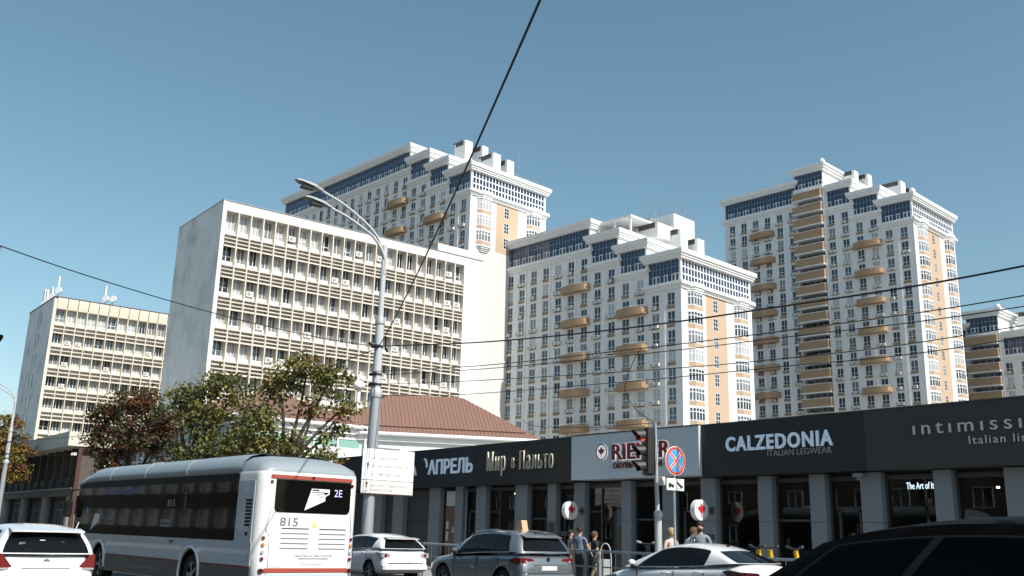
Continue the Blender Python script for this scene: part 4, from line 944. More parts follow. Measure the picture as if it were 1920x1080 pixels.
# ------------------------------------------------------------------ trees
mat('bark', (0.05, 0.04, 0.032), 0.95, var=0.3, vscale=6, bump=0.6, bscale=12)
def leafmat(name, col, isl):
    m = mat(name, col, 0.6, spec=0.3, island=isl)
    n = m.node_tree.nodes; L = m.node_tree.links; b_ = n['Principled BSDF']
    tr = n.new('ShaderNodeBsdfTranslucent'); tr.inputs[0].default_value = (col[0] * 1.5, col[1] * 1.5, col[2] * .8, 1)
    mx = n.new('ShaderNodeMixShader'); mx.inputs[0].default_value = .22
    out = [x for x in n if x.type == 'OUTPUT_MATERIAL'][0]; L.new(b_.outputs[0], mx.inputs[1]); L.new(tr.outputs[0], mx.inputs[2]); L.new(mx.outputs[0], out.inputs[0]); return name
G1 = leafmat('leaf_green', (0.135, 0.140, 0.042), .45); G2 = leafmat('leaf_olive', (0.20, 0.175, 0.052), .4); G3 = leafmat('leaf_dark', (0.075, 0.088, 0.032), .4)
B1 = leafmat('leaf_brown', (0.085, 0.045, 0.022), .4); B2 = leafmat('leaf_rust', (0.13, 0.06, 0.025), .4); O1 = leafmat('leaf_orange', (0.20, 0.115, 0.025), .4)
def tree(label, base, blobs, mats, seed, fork=3.0, r0=.2, dens=1.0, leaf=.24, lean=(0, 0)):
    """blobs: (dx, dy, z, rx, rz) leaf masses relative to the base"""
    rd = random.Random(seed); root = thing('street_tree', label, 'tree', (base[0], base[1], .15))
    t = MB(); fk = Vector((lean[0], lean[1], fork))
    t.tube(arc([(0, 0, -.1), (lean[0] * .25, lean[1] * .25, fork * .5), tuple(fk)], 5), [r0 * (1.25 - .4 * i / 10) for i in range(11)], 10)
    lv = MB(); LF = []
    for (dx, dy, z, rx, rz) in blobs:
        c = Vector((dx, dy, z)); mid = fk.lerp(c, .5) + Vector((rd.uniform(-.4, .4), rd.uniform(-.4, .4), .2))
        path = arc([fk - Vector((0, 0, .1)), mid, c], 5); t.tube(path, [r0 * (.62 - .45 * i / 10) for i in range(11)], 7)
        ncl = int(34 * dens * rx * rz / 1.6)
        for k in range(ncl):
            d = Vector((rd.gauss(0, 1), rd.gauss(0, 1), rd.gauss(0, 1))).normalized(); q = rd.random() ** .38
            cc = c + Vector((d.x * rx, d.y * rx, d.z * rz)) * q
            if rd.random() < .45: t.tube([c.lerp(cc, .15), c.lerp(cc, .6) + Vector((0, 0, .08)), cc], [.035, .022, .008], 4, 0, False)
            cr = rd.uniform(.25, .5); mi = rd.choices(range(len(mats)), [3, 2, 2, 1][:len(mats)])[0]
            for j in range(int(rd.uniform(26, 46))):
                o = Vector((rd.gauss(0, .6), rd.gauss(0, .6), rd.gauss(0, .45))) * cr * 1.25; p = cc + o
                n = (o.normalized() * .5 + Vector((rd.uniform(-.7, .7), rd.uniform(-.7, .7), rd.uniform(.1, 1.0)))).normalized()
                a = n.orthogonal().normalized(); a = (Matrix.Rotation(rd.uniform(0, 6.28), 3, n) @ a); bb = n.cross(a)
                s_ = leaf * rd.uniform(.6, 1.25); droop = n * (-.25 * s_)
                lv.add([p - a * s_ * .5, p + bb * s_ * .30 + droop * .3, p + a * s_ * .55 + droop, p - bb * s_ * .30 + droop * .3], [(0, 1, 2), (0, 2, 3)], mi)
    obj('trunk', t.mesh('bark'), root); obj('crown', lv.mesh(list(mats)), root); return root
tree('green tree with a spreading open crown and leaning trunk beside the ribbed red roof', (-44.8, 19.5), [(.2, 2.2, 9.2, 1.3, .9), (.9, 3.3, 9.0, 1.0, .7), (-.4, 1.0, 8.5, 1.1, .9), (1.2, 4.0, 7.6, .8, .55), (.2, .2, 6.8, 1.0, .8), (.4, 2.6, 7.4, .8, .5), (.3, 1.3, 5.4, 1.1, .8), (1.2, 2.9, 4.6, 1.0, .8), (-1.0, -.5, 5.3, 1.2, 1.0), (.9, 3.5, 6.2, .8, .5)], (G1, G2, G3, O1), 5, 3.4, .22, 1.15, .24, (.3, .9))
tree('broad green tree in front of the glazed side of the red roofed building', (-51.6, 19.3), [(-.4, .2, 9.0, 1.4, .8), (.6, 1.1, 8.6, 1.3, .9), (-1.6, -.9, 8.2, 1.1, .9), (0, 0, 7.2, 1.7, 1.1), (1.4, 1.8, 7.2, 1.2, 1.0), (.6, .4, 5.4, 2.0, 1.1), (-1.0, -.3, 4.8, 1.3, 1.0), (1.9, 2.2, 5.4, 1.4, 1.2)], (G1, G3, G2), 8, 3.2, .26, 1.0, .23)
tree('dark reddish brown tree in front of the low dark building', (-67.0, 20.0), [(0, 0, 9.6, 1.6, 1.0), (-1.4, -.9, 8.6, 1.5, 1.1), (1.4, .9, 8.6, 1.5, 1.1), (.2, 0, 7.4, 1.9, 1.2), (-2.0, -1.2, 7.0, 1.3, 1.0), (1.8, 1.4, 6.8, 1.5, 1.2), (-1.0, -.5, 5.6, 1.3, 1.0), (-.9, -.6, 4.4, .9, .8), (2.6, 1.6, 8.0, 1.0, .8)], (B1, G3, B2), 13, 3.0, .24, 1.0, .25)
tree('orange brown autumn tree beside the pale street lamp', (-104.0, 19.4), [(0, 0, 8.6, 2.2, 1.6), (1.6, .6, 7.4, 1.8, 1.4), (-1.5, 0, 7.6, 2.0, 1.5), (1.2, .6, 5.8, 1.7, 1.2), (.2, 0, 10.4, 1.4, 1.0)], (O1, B2, G2), 17, 3.2, .26, .8, .3)

# ------------------------------------------------------------------ vehicles
mat('paint_car_white', (0.74, 0.76, 0.77), 0.3, coat=1.0)
mat('paint_car_steel', (0.22, 0.245, 0.265), 0.34, metal=0.6, coat=1.0)
mat('paint_car_black', (0.003, 0.003, 0.0032), 0.5, spec=0.04)
mat('car_glass', (0.006, 0.007, 0.008), 0.05, spec=0.22)
seethrough('car_glass_clear', (0.14, 0.155, 0.165), ior=1.2)
mat('lamp_red', (0.16, 0.010, 0.010), 0.15, coat=1.0)
mat('lamp_dark_red', (0.06, 0.006, 0.006), 0.12, coat=1.0)
mat('lamp_clear', (0.55, 0.55, 0.55), 0.12, coat=1.0, metal=0.4)
mat('lamp_amber', (0.55, 0.20, 0.02), 0.2, coat=1.0)
mat('lamp_lit', (0.9, 0.5, 0.3), 0.3, emit=((1.0, 0.55, 0.35), 3.0))
mat('chrome', (0.65, 0.66, 0.67), 0.12, metal=1.0)
mat('plate_white', (0.70, 0.71, 0.72), 0.4)
mat('trim_black', (0.010, 0.010, 0.011), 0.55, spec=0.2)
mat('rim_alloy', (0.40, 0.41, 0.42), 0.3, metal=0.9)
mat('seat_dark', (0.03, 0.03, 0.032), 0.9)

def interp(keys, x):
    """smooth interpolation over a list of (x, ...) rows"""
    if x <= keys[0][0]: return keys[0][1:]
    if x >= keys[-1][0]: return keys[-1][1:]
    for i in range(len(keys) - 1):
        if keys[i][0] <= x <= keys[i + 1][0]:
            t = (x - keys[i][0]) / (keys[i + 1][0] - keys[i][0]); a = keys[max(0, i - 1)]; b_ = keys[i]; c = keys[i + 1]; d = keys[min(len(keys) - 1, i + 2)]
            out = []
            for k in range(1, len(b_)):
                m0 = (c[k] - a[k]) / (c[0] - a[0]) * (c[0] - b_[0]); m1 = (d[k] - b_[k]) / (d[0] - b_[0]) * (c[0] - b_[0])
                t2, t3 = t * t, t ** 3; out.append((2 * t3 - 3 * t2 + 1) * b_[k] + (t3 - 2 * t2 + t) * m0 + (-2 * t3 + 3 * t2) * c[k] + (t3 - t2) * m1)
            return tuple(out)

def wheel_meshes(r, w):
    t = MB(); n = 28
    prof = [(r * .62, -w / 2), (r * .93, -w / 2), (r, -w * .34), (r, w * .34), (r * .93, w / 2), (r * .62, w / 2)]
    t.grid(lambda u, v: (lambda p: (p[0] * math.cos(2 * math.pi * u), p[1], p[0] * math.sin(2 * math.pi * u)))(prof[round(v * 5)]), n, 5)
    a = MB(); a.ring((0, w * .36, 0), (0, 1, 0), r * .55, r * .65, w * .1, 28); a.disc((0, w * .30, 0), (0, 1, 0), r * .16, w * .16, 16)
    for k in range(5):
        th = 2 * math.pi * k / 5; c, s_ = math.cos(th), math.sin(th); p = [(.12 * r, -.07 * r), (.6 * r, -.09 * r), (.6 * r, .09 * r), (.12 * r, .07 * r)]
        a.prism([(x * c - y * s_, x * s_ + y * c) for x, y in p], 'y', w * .32, w * .42)
    d = MB(); d.disc((0, w * .05, 0), (0, 1, 0), r * .63, w * .1, 24)
    return t.mesh('rubber'), a.mesh('rim_alloy'), d.mesh('trim_black')

def cut_arches(me, centres, r, half, mats):
    """boolean the wheel arches out of a closed body mesh"""
    ob = bpy.data.objects.new('tmp_body', me); COL.objects.link(ob); kill = [ob]
    for x in centres:
        for s_ in (-1, 1):
            c = MB(); c.tube([(x, s_ * (half - .32), r * .93), (x, s_ * (half + .3), r * .93)], r, 40, 1, True, False)
            co = bpy.data.objects.new('tmp_cut', c.mesh(mats, weld=True)); COL.objects.link(co); kill.append(co)
            md = ob.modifiers.new('b', 'BOOLEAN'); md.operation = 'DIFFERENCE'; md.object = co; md.solver = 'EXACT'
    dg = bpy.context.evaluated_depsgraph_get(); dg.update(); out = bpy.data.meshes.new_from_object(ob.evaluated_get(dg))
    for k in kill: bpy.data.objects.remove(k)
    return out

def car(name, label, loc, rz, L, W, paint, keys, belt, roof, yb, yt, side_win, rear_win, wind, wheels, wr=.33, bow=(.16, .10), rbow=(.10, .06), glass='car_glass', nseg=46):
    """x forward, y left. keys: (x, halfwidth, zbottom, zshoulder, ztop). belt / roof: (x, z) lists from windscreen to rear"""
    root = thing(name, label, 'car', loc, rz)
    xs = [keys[0][0] + (keys[-1][0] - keys[0][0]) * (i / nseg) for i in range(nseg + 1)]
    xs = sorted(set([round(x, 4) for x in xs] + [round(keys[0][0] + d, 4) for d in (.015, .04, .08)] + [round(keys[-1][0] - d, 4) for d in (.015, .04, .08)]))
    b = MB(); rings = []
    for x in xs:
        w, zb, zs, zt = interp(keys, x)
        h = [(0, zb), (w * .84, zb), (w * .95, zb + .08), (w * .995, zb + .22), (w * 1.0, zb + (zs - zb) * .55), (w * .99, zs - .10), (w * .965, zs - .02), (w * .90, zs + .25 * (zt - zs)), (w * .72, zs + .72 * (zt - zs)), (w * .4, zs + .95 * (zt - zs)), (0, zt)]
        ring = [(x, y, z) for y, z in h] + [(x, -y, z) for y, z in reversed(h[1:-1])]; rings.append(ring)
    n = len(rings[0]); vs = [p for r_ in rings for p in r_]; fs = []
    for i in range(len(rings) - 1):
        for k in range(n): fs.append((i * n + k, i * n + (k + 1) % n, (i + 1) * n + (k + 1) % n, (i + 1) * n + k))
    fs.append(tuple(range(n))); fs.append(tuple(range((len(rings) - 1) * n + n - 1, (len(rings) - 1) * n - 1, -1)))
    b.add(vs, fs, 0, True); me = b.mesh([paint, 'trim_black'], weld=True)
    me = cut_arches(me, wheels, wr * 1.16, W / 2, [paint, 'trim_black'])
    bo = obj('body', me, root)
    # cabin surfaces
    def along(pl, u):
        d = [0]
        for i in range(1, len(pl)): d.append(d[-1] + math.hypot(pl[i][0] - pl[i - 1][0], pl[i][1] - pl[i - 1][1]))
        rows = [(d[i] / d[-1], pl[i][0], pl[i][1]) for i in range(len(pl))]; return interp(rows, u)
    def side(u, v, s_, off=0.0):
        bx_, bz = along(belt, u); tx, tz = along(roof, u); k = math.sin(math.pi * v) * .035
        y = yb(u) * (1 - v) + yt(u) * v + k + off
        return (bx_ * (1 - v) + tx * v, s_ * y, bz * (1 - v) + tz * v + off * .35)
    def front(y, v, off=0.0, rear=False):
        u = 1.0 if rear else 0.0; a = side(u, v, 1); bw = (rbow if rear else bow); k = (bw[0] * (1 - v) + bw[1] * v) * (1 - y * y)
        s_ = -1 if rear else 1
        return (a[0] + s_ * (k + off), a[1] * y, a[2] + (.03 * v) * (1 - y * y) + off * .5)
    c = MB()
    for s_ in (1, -1): c.grid(lambda u, v: side(u, v, s_), 20, 8)
    c.grid(lambda u, v: front(-1 + 2 * u, v), 10, 8); c.grid(lambda u, v: front(-1 + 2 * u, v, 0, True), 10, 8)
    def roofs(u, q):
        y = -1 + 2 * q; x, z = along(roof, u); e0 = bow[1] * (1 - y * y) * max(0, 1 - u * 5); e1 = -rbow[1] * (1 - y * y) * max(0, 1 - (1 - u) * 5)
        return (x + e0 + e1, yt(u) * y, z + .03 * (1 - y * y) + (.028 * (1 - y ** 4)) * math.sin(math.pi * u))
    c.grid(roofs, 24, 12)
    ca = obj('cabin', c.mesh(paint, weld=True), root)
    for s_ in (1, -1):
        B0, B1 = side_win[0], side_win[-1]
        g = MB(); g.grid(lambda u, v: side((B0[0] - .012 + (B1[1] - B0[0] + .02) * u) * (1 - v) + (B0[2] - .012 + (B1[3] - B0[2] + .02) * u) * v, max(.02, B0[4] - .03) + (B0[5] - B0[4] + .05) * v, s_, .004), 16, 6); obj('window_surround', g.mesh('trim_black'), root)
        for (b0, b1, t0, t1, v0, v1) in side_win:
            g = MB(); g.grid(lambda u, v: side((b0 + (b1 - b0) * u) * (1 - v) + (t0 + (t1 - t0) * u) * v, v0 + (v1 - v0) * v, s_, .008), 8, 6); obj('side_window', g.mesh(glass), root)
    g = MB(); g.grid(lambda u, v: front((-1 + 2 * u) * wind[0], wind[1] + (wind[2] - wind[1]) * v, .010), 10, 6); obj('windscreen', g.mesh(glass), root)
    g = MB(); g.grid(lambda u, v: front((-1 + 2 * u) * (rear_win[0] * (1 - v) + rear_win[3] * v), rear_win[1] + (rear_win[2] - rear_win[1]) * v, .012, True), 10, 6); obj('rear_window', g.mesh(glass), root)
    tm, am, dm = wheel_meshes(wr, .21)
    for x in wheels:
        for s_ in (1, -1):
            t = obj('wheel', tm, root, (x, s_ * (W / 2 - .13), wr), (0, 0, 0 if s_ > 0 else math.pi)); obj('rim', am, t); obj('brake_disc', dm, t)
    root['half'] = W / 2
    def ext(name, pts, axis, a0, a1, m_, parent=root): q = MB(); q.prism(pts, axis, a0, a1); return obj(name, q.mesh(m_), parent)
    for s_ in (1, -1):      # door mirrors
        q = MB(); x0, z0 = along(belt, .10); q.rbox(x0 - .08, W / 2 - .02 if s_ > 0 else -W / 2 - .15, z0 + .03, x0 + .06, W / 2 + .15 if s_ > 0 else -(W / 2 - .02), z0 + .16, .04)
        mo = obj('door_mirror', q.mesh(paint), root); q = MB(); q.rbox(x0 - .10, s_ * (W / 2 - .02) if s_ > 0 else -W / 2 - .10, z0 - .03, x0 + .02, W / 2 + .10 if s_ > 0 else -W / 2 + .02, z0 + .03, .015); obj('mirror_stalk', q.mesh('trim_black'), mo)
    return root, side, front, along, ext

def handles(root, W, spots, mname):
    for (x, z) in spots:
        for s_ in (1, -1):
            q = MB(); q.tube([(x - .11, s_ * (W / 2 - .02), z), (x - .07, s_ * (W / 2 + .03), z + .004), (x + .07, s_ * (W / 2 + .03), z + .004), (x + .11, s_ * (W / 2 - .02), z)], .015, 6); obj('door_handle', q.mesh(mname), root)
def seams(root, W, xs, z0, z1):
    for x in xs:
        for s_ in (1, -1):
            q = MB(); q.box(x - .004, s_ * W / 2 - .02, z0, x + .004, s_ * W / 2 + .0015, z1); obj('door_gap', q.mesh('trim_black'), root)

# --- grey SUV (rear towards +X)
L, W = 4.5, 1.84
k_suv = [(-2.25, .74, .42, .72, .78), (-2.22, .84, .36, .80, .88), (-2.12, .895, .33, .98, 1.06), (-1.9, .915, .30, 1.08, 1.10), (-1.2, .92, .26, 1.06, 1.08), (0, .92, .25, 1.02, 1.04), (.75, .92, .25, .99, 1.03), (1.2, .915, .27, .96, 1.04), (1.75, .885, .30, .88, .98), (2.08, .82, .32, .78, .88), (2.2, .72, .36, .66, .76), (2.25, .60, .42, .58, .64)]
belt_suv = [(1.02, 1.03), (.6, 1.05), (0, 1.09), (-.8, 1.13), (-1.6, 1.16), (-2.08, 1.14)]
roof_suv = [(.28, 1.54), (.0, 1.61), (-.5, 1.655), (-1.1, 1.65), (-1.6, 1.60), (-1.84, 1.55)]
suv, sd, fr_, al, ext = car('suv', 'grey SUV with dark glass, roof rails and an orange roof cone', (-22.05, 16.95, 0), math.pi, L, W, 'paint_car_steel', k_suv, belt_suv, roof_suv, lambda u: .89, lambda u: .70 - .02 * u,
    [(.11, .365, .10, .36, .06, .88), (.385, .64, .385, .64, .06, .88), (.66, .86, .66, .84, .08, .84)], (.86, .12, .93, .84), (.9, .06, .95), (-1.38, 1.35), .35)
for s_ in (1, -1):
    q = MB(); q.prism([(-2.05, .86), (-2.16, .93), (-2.17, 1.02), (-1.92, 1.03), (-1.72, .97), (-1.66, .93)], 'y', s_ * .85, s_ * .912); obj('tail_light', q.mesh('lamp_red'), suv)
    q = MB(); q.prism([(s_ * .85, .86), (s_ * .85, 1.02), (s_ * .52, 1.00), (s_ * .46, .94), (s_ * .56, .87)], 'x', -2.185, -2.05); tl = obj('tail_light', q.mesh('lamp_red'), suv)
    q = MB(); q.disc((-2.195, s_ * .74, .925), (-1, 0, 0), .035, .01, 12); obj('bulb', q.mesh('lamp_clear'), tl)
    q = MB(); q.tube(arc([(.15, s_ * .67, 1.60), (.0, s_ * .68, 1.66), (-.8, s_ * .69, 1.705), (-1.55, s_ * .68, 1.64), (-1.7, s_ * .67, 1.60)], 6), .018, 6); obj('roof_rail', q.mesh('chrome'), suv)
    q = MB(); q.tube([(1.0, s_ * .895, 1.02), (.5, s_ * .90, 1.05), (-.6, s_ * .905, 1.115), (-1.7, s_ * .90, 1.15)], .010, 5); obj('belt_trim', q.mesh('chrome'), suv)
q = MB(); q.rbox(-2.30, -.90, .40, -2.0, .90, .62, .05); obj('rear_bumper', q.mesh('paint_car_steel'), suv)
q = MB(); q.prism([(-.46, .68), (.46, .68), (.52, .86), (-.52, .86)], 'x', -2.235, -2.15); pr = obj('plate_recess', q.mesh('paint_car_steel'), suv)
q = MB(); q.rbox(-2.255, -.26, .71, -2.24, .26, .82, .004); obj('number_plate', q.mesh('plate_white'), pr)
q = MB(); q.disc((-2.19, 0, .985), (-1, 0, 0), .055, .015, 20); obj('badge', q.mesh('chrome'), suv)
q = MB(); q.prism([(-1.80, 1.60), (-2.02, 1.545), (-2.02, 1.525), (-1.78, 1.555)], 'y', -.64, .64); obj('roof_spoiler', q.mesh('paint_car_steel'), suv)
q = MB(); q.tube([(-2.03, -.05, 1.22), (-2.06, .32, 1.25)], .012, 5); obj('rear_wiper', q.mesh('trim_black'), suv)
handles(suv, W, ((-.05, .98), (-1.0, 1.0)), 'paint_car_steel'); seams(suv, W, (.78, -.28, -1.22), .45, 1.0)
q = MB(); q.tube([(-1.6, 0, 1.62), (-1.68, 0, 1.68)], .02, 6); obj('aerial', q.mesh('trim_black'), suv)
mat('taxi_sign', (0.62, 0.38, 0.22), 0.5)
q = MB(); q.prism([(-.15, 0), (.15, 0), (.08, .27), (-.08, .27)], 'y', -.10, .10); q.rbox(-.17, -.12, -.04, .17, .12, .0, .01)
obj('roof_cone', q.mesh('taxi_sign'), None, (-21.35, 17.25, 1.72), label='small orange trapezoid light box on the roof of the grey SUV', cat='roof light')

# --- white hatchback behind the bus
L, W = 4.4, 1.75
k_h = [(-2.2, .66, .40, .66, .70), (-2.17, .78, .34, .76, .82), (-2.08, .85, .31, .92, .97), (-1.8, .872, .27, .99, 1.01), (-1.0, .875, .23, .97, .99), (0, .875, .22, .93, .96), (.8, .87, .23, .89, .95), (1.3, .86, .25, .84, .94), (1.8, .82, .28, .75, .86), (2.1, .72, .31, .64, .74), (2.2, .58, .38, .52, .58)]
belt_h = [(1.15, .96), (.5, .98), (-.3, 1.01), (-1.1, 1.05), (-1.7, 1.08), (-2.06, 1.05)]
roof_h = [(.32, 1.36), (.0, 1.43), (-.5, 1.465), (-1.0, 1.455), (-1.5, 1.40), (-1.76, 1.35)]
hat, sd, fr_, al, ext = car('hatchback', 'white hatchback with clear tail lamps half hidden behind the bus', (-29.3, 17.15, 0), math.pi, L, W, 'paint_car_white', k_h, belt_h, roof_h, lambda u: .845 - .02 * u, lambda u: .655 - .03 * u,
    [(.11, .37, .10, .36, .07, .88), (.39, .63, .385, .62, .07, .88), (.645, .80, .635, .885, .10, .80)], (.90, .05, .93, .84), (.9, .06, .95), (-1.35, 1.3), .32)
for s_ in (1, -1):
    q = MB(); q.prism([(-1.74, .93), (-1.95, .94), (-2.12, .90), (-2.14, .80), (-2.0, .77), (-1.86, .82)], 'y', s_ * .83, s_ * .885); t_ = obj('tail_light', q.mesh('lamp_clear'), hat)
    q = MB(); q.prism([(s_ * .88, .78), (s_ * .87, .93), (s_ * .66, .92), (s_ * .55, .86), (s_ * .62, .77)], 'x', -2.17, -2.04); t_ = obj('tail_light', q.mesh('lamp_clear'), hat)
    q = MB(); q.disc((-2.172, s_ * .74, .85), (-1, 0, 0), .05, .01, 14); obj('bulb', q.mesh('lamp_red'), t_)
q = MB(); q.prism([(-1.72, 1.41), (-2.0, 1.37), (-2.0, 1.35), (-1.72, 1.375)], 'y', -.60, .60); obj('roof_spoiler', q.mesh('paint_car_white'), hat)
q = MB(); q.rbox(-2.0, -.12, 1.325, -1.96, .12, 1.35, .006); obj('brake_light', q.mesh('lamp_red'), hat)
q = MB(); q.rbox(-2.25, -.84, .36, -1.95, .84, .60, .06); obj('rear_bumper', q.mesh('paint_car_white'), hat)
q = MB(); q.rbox(-2.21, -.26, .62, -2.19, .26, .73, .004); obj('number_plate', q.mesh('plate_white'), hat)
handles(hat, W, ((-.05, .88), (-.98, .90)), 'paint_car_white'); seams(hat, W, (.8, -.25, -1.15), .4, .92)

# --- white sedan
L, W = 4.4, 1.73
k_s = [(-2.2, .62, .42, .66, .80), (-2.17, .75, .35, .82, 1.02), (-2.08, .825, .32, .98, 1.12), (-1.8, .855, .27, 1.01, 1.13), (-1.2, .865, .23, 1.0, 1.06), (0, .865, .22, .95, .98), (.8, .86, .23, .90, .96), (1.3, .85, .25, .85, .94), (1.8, .81, .28, .75, .85), (2.1, .70, .31, .62, .70), (2.2, .55, .38, .50, .55)]
belt_s = [(1.25, .96), (.6, .98), (-.2, 1.01), (-.9, 1.05), (-1.35, 1.10), (-1.86, 1.14)]
roof_s = [(.30, 1.36), (.0, 1.44), (-.35, 1.475), (-.75, 1.465), (-1.05, 1.42), (-1.22, 1.37)]
sed, sd, fr_, al, ext = car('sedan', 'white sedan with dark windows waiting at the kerb beside the signal', (-15.05, 17.05, 0), math.pi, L, W, 'paint_car_white', k_s, belt_s, roof_s, lambda u: .835 - .03 * u, lambda u: .62 - .03 * u,
    [(.13, .40, .11, .42, .06, .88), (.425, .66, .445, .74, .06, .86), (.665, .745, .755, .90, .10, .80)], (.86, .06, .94, .86), (.9, .05, .96), (-1.33, 1.30), .32, rbow=(.16, .08))
for s_ in (1, -1):
    q = MB(); q.prism([(-1.62, .985), (-1.80, 1.01), (-2.13, .97), (-2.17, .86), (-2.0, .83), (-1.76, .87)], 'y', s_ * .80, s_ * .872); obj('tail_light', q.mesh('lamp_dark_red'), sed)
    q = MB(); q.prism([(s_ * .84, .84), (s_ * .82, .98), (s_ * .42, .96), (s_ * .36, .90), (s_ * .5, .86)], 'x', -2.185, -2.05); obj('tail_light', q.mesh('lamp_dark_red'), sed)
    q = MB(); q.prism([(1.95, .72), (1.55, .80), (1.5, .76), (1.78, .64), (2.02, .62)], 'y', s_ * .74, s_ * .835); obj('headlight', q.mesh('lamp_clear'), sed)
q = MB(); q.rbox(-2.25, -.82, .38, -1.95, .82, .62, .06); obj('rear_bumper', q.mesh('paint_car_white'), sed)
q = MB(); q.rbox(-2.22, -.26, .72, -2.19, .26, .83, .004); obj('number_plate', q.mesh('plate_white'), sed)
q = MB(); q.tube([(-1.0, 0, 1.46), (-1.12, 0, 1.50)], .02, 6); obj('aerial', q.mesh('trim_black'), sed)
handles(sed, W, ((-.02, .88), (-.95, .93)), 'paint_car_white'); seams(sed, W, (.85, -.25, -1.1), .4, .93)

# --- white wagon seen from behind, far left
L, W = 4.3, 1.70
k_w = [(-2.15, .68, .42, .66, .72), (-2.12, .78, .36, .78, .86), (-2.03, .83, .32, .92, .98), (-1.8, .848, .27, .98, 1.01), (-1.0, .85, .23, .96, .98), (0, .85, .22, .93, .96), (.8, .845, .23, .89, .95), (1.3, .83, .25, .84, .93), (1.8, .79, .28, .74, .84), (2.05, .70, .31, .62, .70), (2.15, .56, .38, .52, .56)]
belt_w = [(1.15, .96), (.5, .98), (-.3, 1.0), (-1.1, 1.03), (-1.7, 1.05), (-2.02, 1.03)]
roof_w = [(.3, 1.39), (.0, 1.46), (-.5, 1.50), (-1.0, 1.495), (-1.45, 1.46), (-1.74, 1.42)]
wag, sd, fr_, al, ext = car('station_wagon', 'white station wagon seen from behind beside the front of the bus', (-21.35, 4.57, 0), math.pi, L, W, 'paint_car_white', k_w, belt_w, roof_w, lambda u: .82 - .01 * u, lambda u: .66 - .02 * u,
    [(.11, .37, .10, .36, .07, .88), (.39, .63, .385, .62, .07, .88), (.65, .84, .64, .86, .08, .82)], (.90, .05, .88, .86), (.9, .06, .95), (-1.3, 1.28), .32, glass='car_glass')
for s_ in (1, -1):
    q = MB(); q.prism([(s_ * .832, .80), (s_ * .825, 1.02), (s_ * .79, 1.05), (s_ * .72, 1.0), (s_ * .56, .82), (s_ * .60, .79)], 'x', -2.125, -1.90); t_ = obj('tail_light', q.mesh('lamp_red'), wag)
    q = MB(); q.rbox(-2.15, min(s_ * .62, s_ * .82), .76, -2.02, max(s_ * .62, s_ * .82), .795, .006); obj('reversing_light', q.mesh('lamp_clear'), t_)
q = MB(); q.prism([(-1.70, 1.48), (-2.0, 1.435), (-2.0, 1.41), (-1.68, 1.435)], 'y', -.62, .62); obj('roof_spoiler', q.mesh('paint_car_white'), wag)
q = MB(); q.rbox(-2.20, -.83, .36, -1.9, .83, .60, .06); obj('rear_bumper', q.mesh('paint_car_white'), wag)
q = MB(); q.rbox(-2.165, -.33, .62, -2.10, .33, .765, .01); pr = obj('plate_recess', q.mesh('paint_car_white'), wag)
q = MB(); q.rbox(-2.18, -.26, .64, -2.166, .26, .75, .004); obj('number_plate', q.mesh('plate_white'), pr)
q = MB(); q.rbox(-2.15, -.40, .775, -2.09, .40, .79, .004); obj('boot_handle', q.mesh('chrome'), wag)
q = MB(); q.ring((-2.10, 0, .90), (-1, 0, 0), .04, .055, .012, 20); q.ring((-2.10, 0, .91), (-1, 0, 0), .018, .028, .012, 14); obj('badge', q.mesh('chrome'), wag)
q = MB(); q.tube([(-1.62, -.55, 1.46), (-1.68, -.57, 1.60)], .012, 5); obj('aerial', q.mesh('paint_car_white'), wag)
for y, z, w, h, m_ in ((.42, 1.18, .10, .10, 'glass_curtain'), (.08, 1.22, .09, .11, 'sign_white'), (-.26, 1.21, .06, .07, 'glass_blind')):
    q = MB(); q.box(-2.03 + (z - 1.1) * .6, y - w / 2, z - h / 2, -2.02 + (z - 1.1) * .6, y + w / 2, z + h / 2); obj('window_sticker', q.mesh(m_), wag)
q = MB(); q.tube([(-2.07, 0, 1.08), (-2.05, .38, 1.11)], .012, 5); obj('rear_wiper', q.mesh('trim_black'), wag)

# --- black car in the near lane
L, W = 4.6, 1.86
k_b = [(-2.3, .74, .46, .76, .82), (-2.27, .84, .38, .86, .94), (-2.15, .90, .35, 1.02, 1.10), (-1.9, .925, .30, 1.12, 1.14), (-1.0, .93, .26, 1.10, 1.12), (0, .93, .25, 1.06, 1.08), (.8, .93, .25, 1.03, 1.07), (1.25, .92, .27, 1.0, 1.08), (1.8, .89, .30, .92, 1.02), (2.12, .82, .32, .80, .90), (2.26, .72, .36, .66, .76), (2.3, .60, .42, .58, .64)]
belt_b = [(1.08, 1.07), (.6, 1.09), (0, 1.12), (-.8, 1.15), (-1.6, 1.18), (-2.1, 1.17)]
roof_b = [(.22, 1.60), (-.1, 1.67), (-.6, 1.715), (-1.2, 1.71), (-1.65, 1.67), (-1.9, 1.62)]
blk, sd, fr_, al, ext = car('black_car', 'black car with dark tinted windows in the nearest lane', (-3.2, 5.75, 0), math.pi, L, W, 'paint_car_black', k_b, belt_b, roof_b, lambda u: .90, lambda u: .72 - .02 * u,
    [(.11, .365, .10, .36, .06, .88), (.385, .64, .385, .64, .06, .88), (.66, .86, .66, .84, .08, .84)], (.86, .12, .93, .84), (.9, .06, .95), (-1.42, 1.38), .36, glass='car_glass_clear')
for x in (.25, -.75):
    for y in (.38, -.38):
        q = MB(); q.rbox(x - .12, y - .25, .45, x + .14, y + .25, 1.10, .06); q.rbox(x - .10, y - .13, 1.10, x + .02, y + .13, 1.30, .04); obj('seat', q.mesh('seat_dark'), blk)
q = MB(); q.rbox(-2.0, -.8, .30, 1.2, .8, .5, .03); q.rbox(.9, -.8, .5, 1.25, .8, 1.03, .06); obj('interior_tub', q.mesh('seat_dark'), blk)
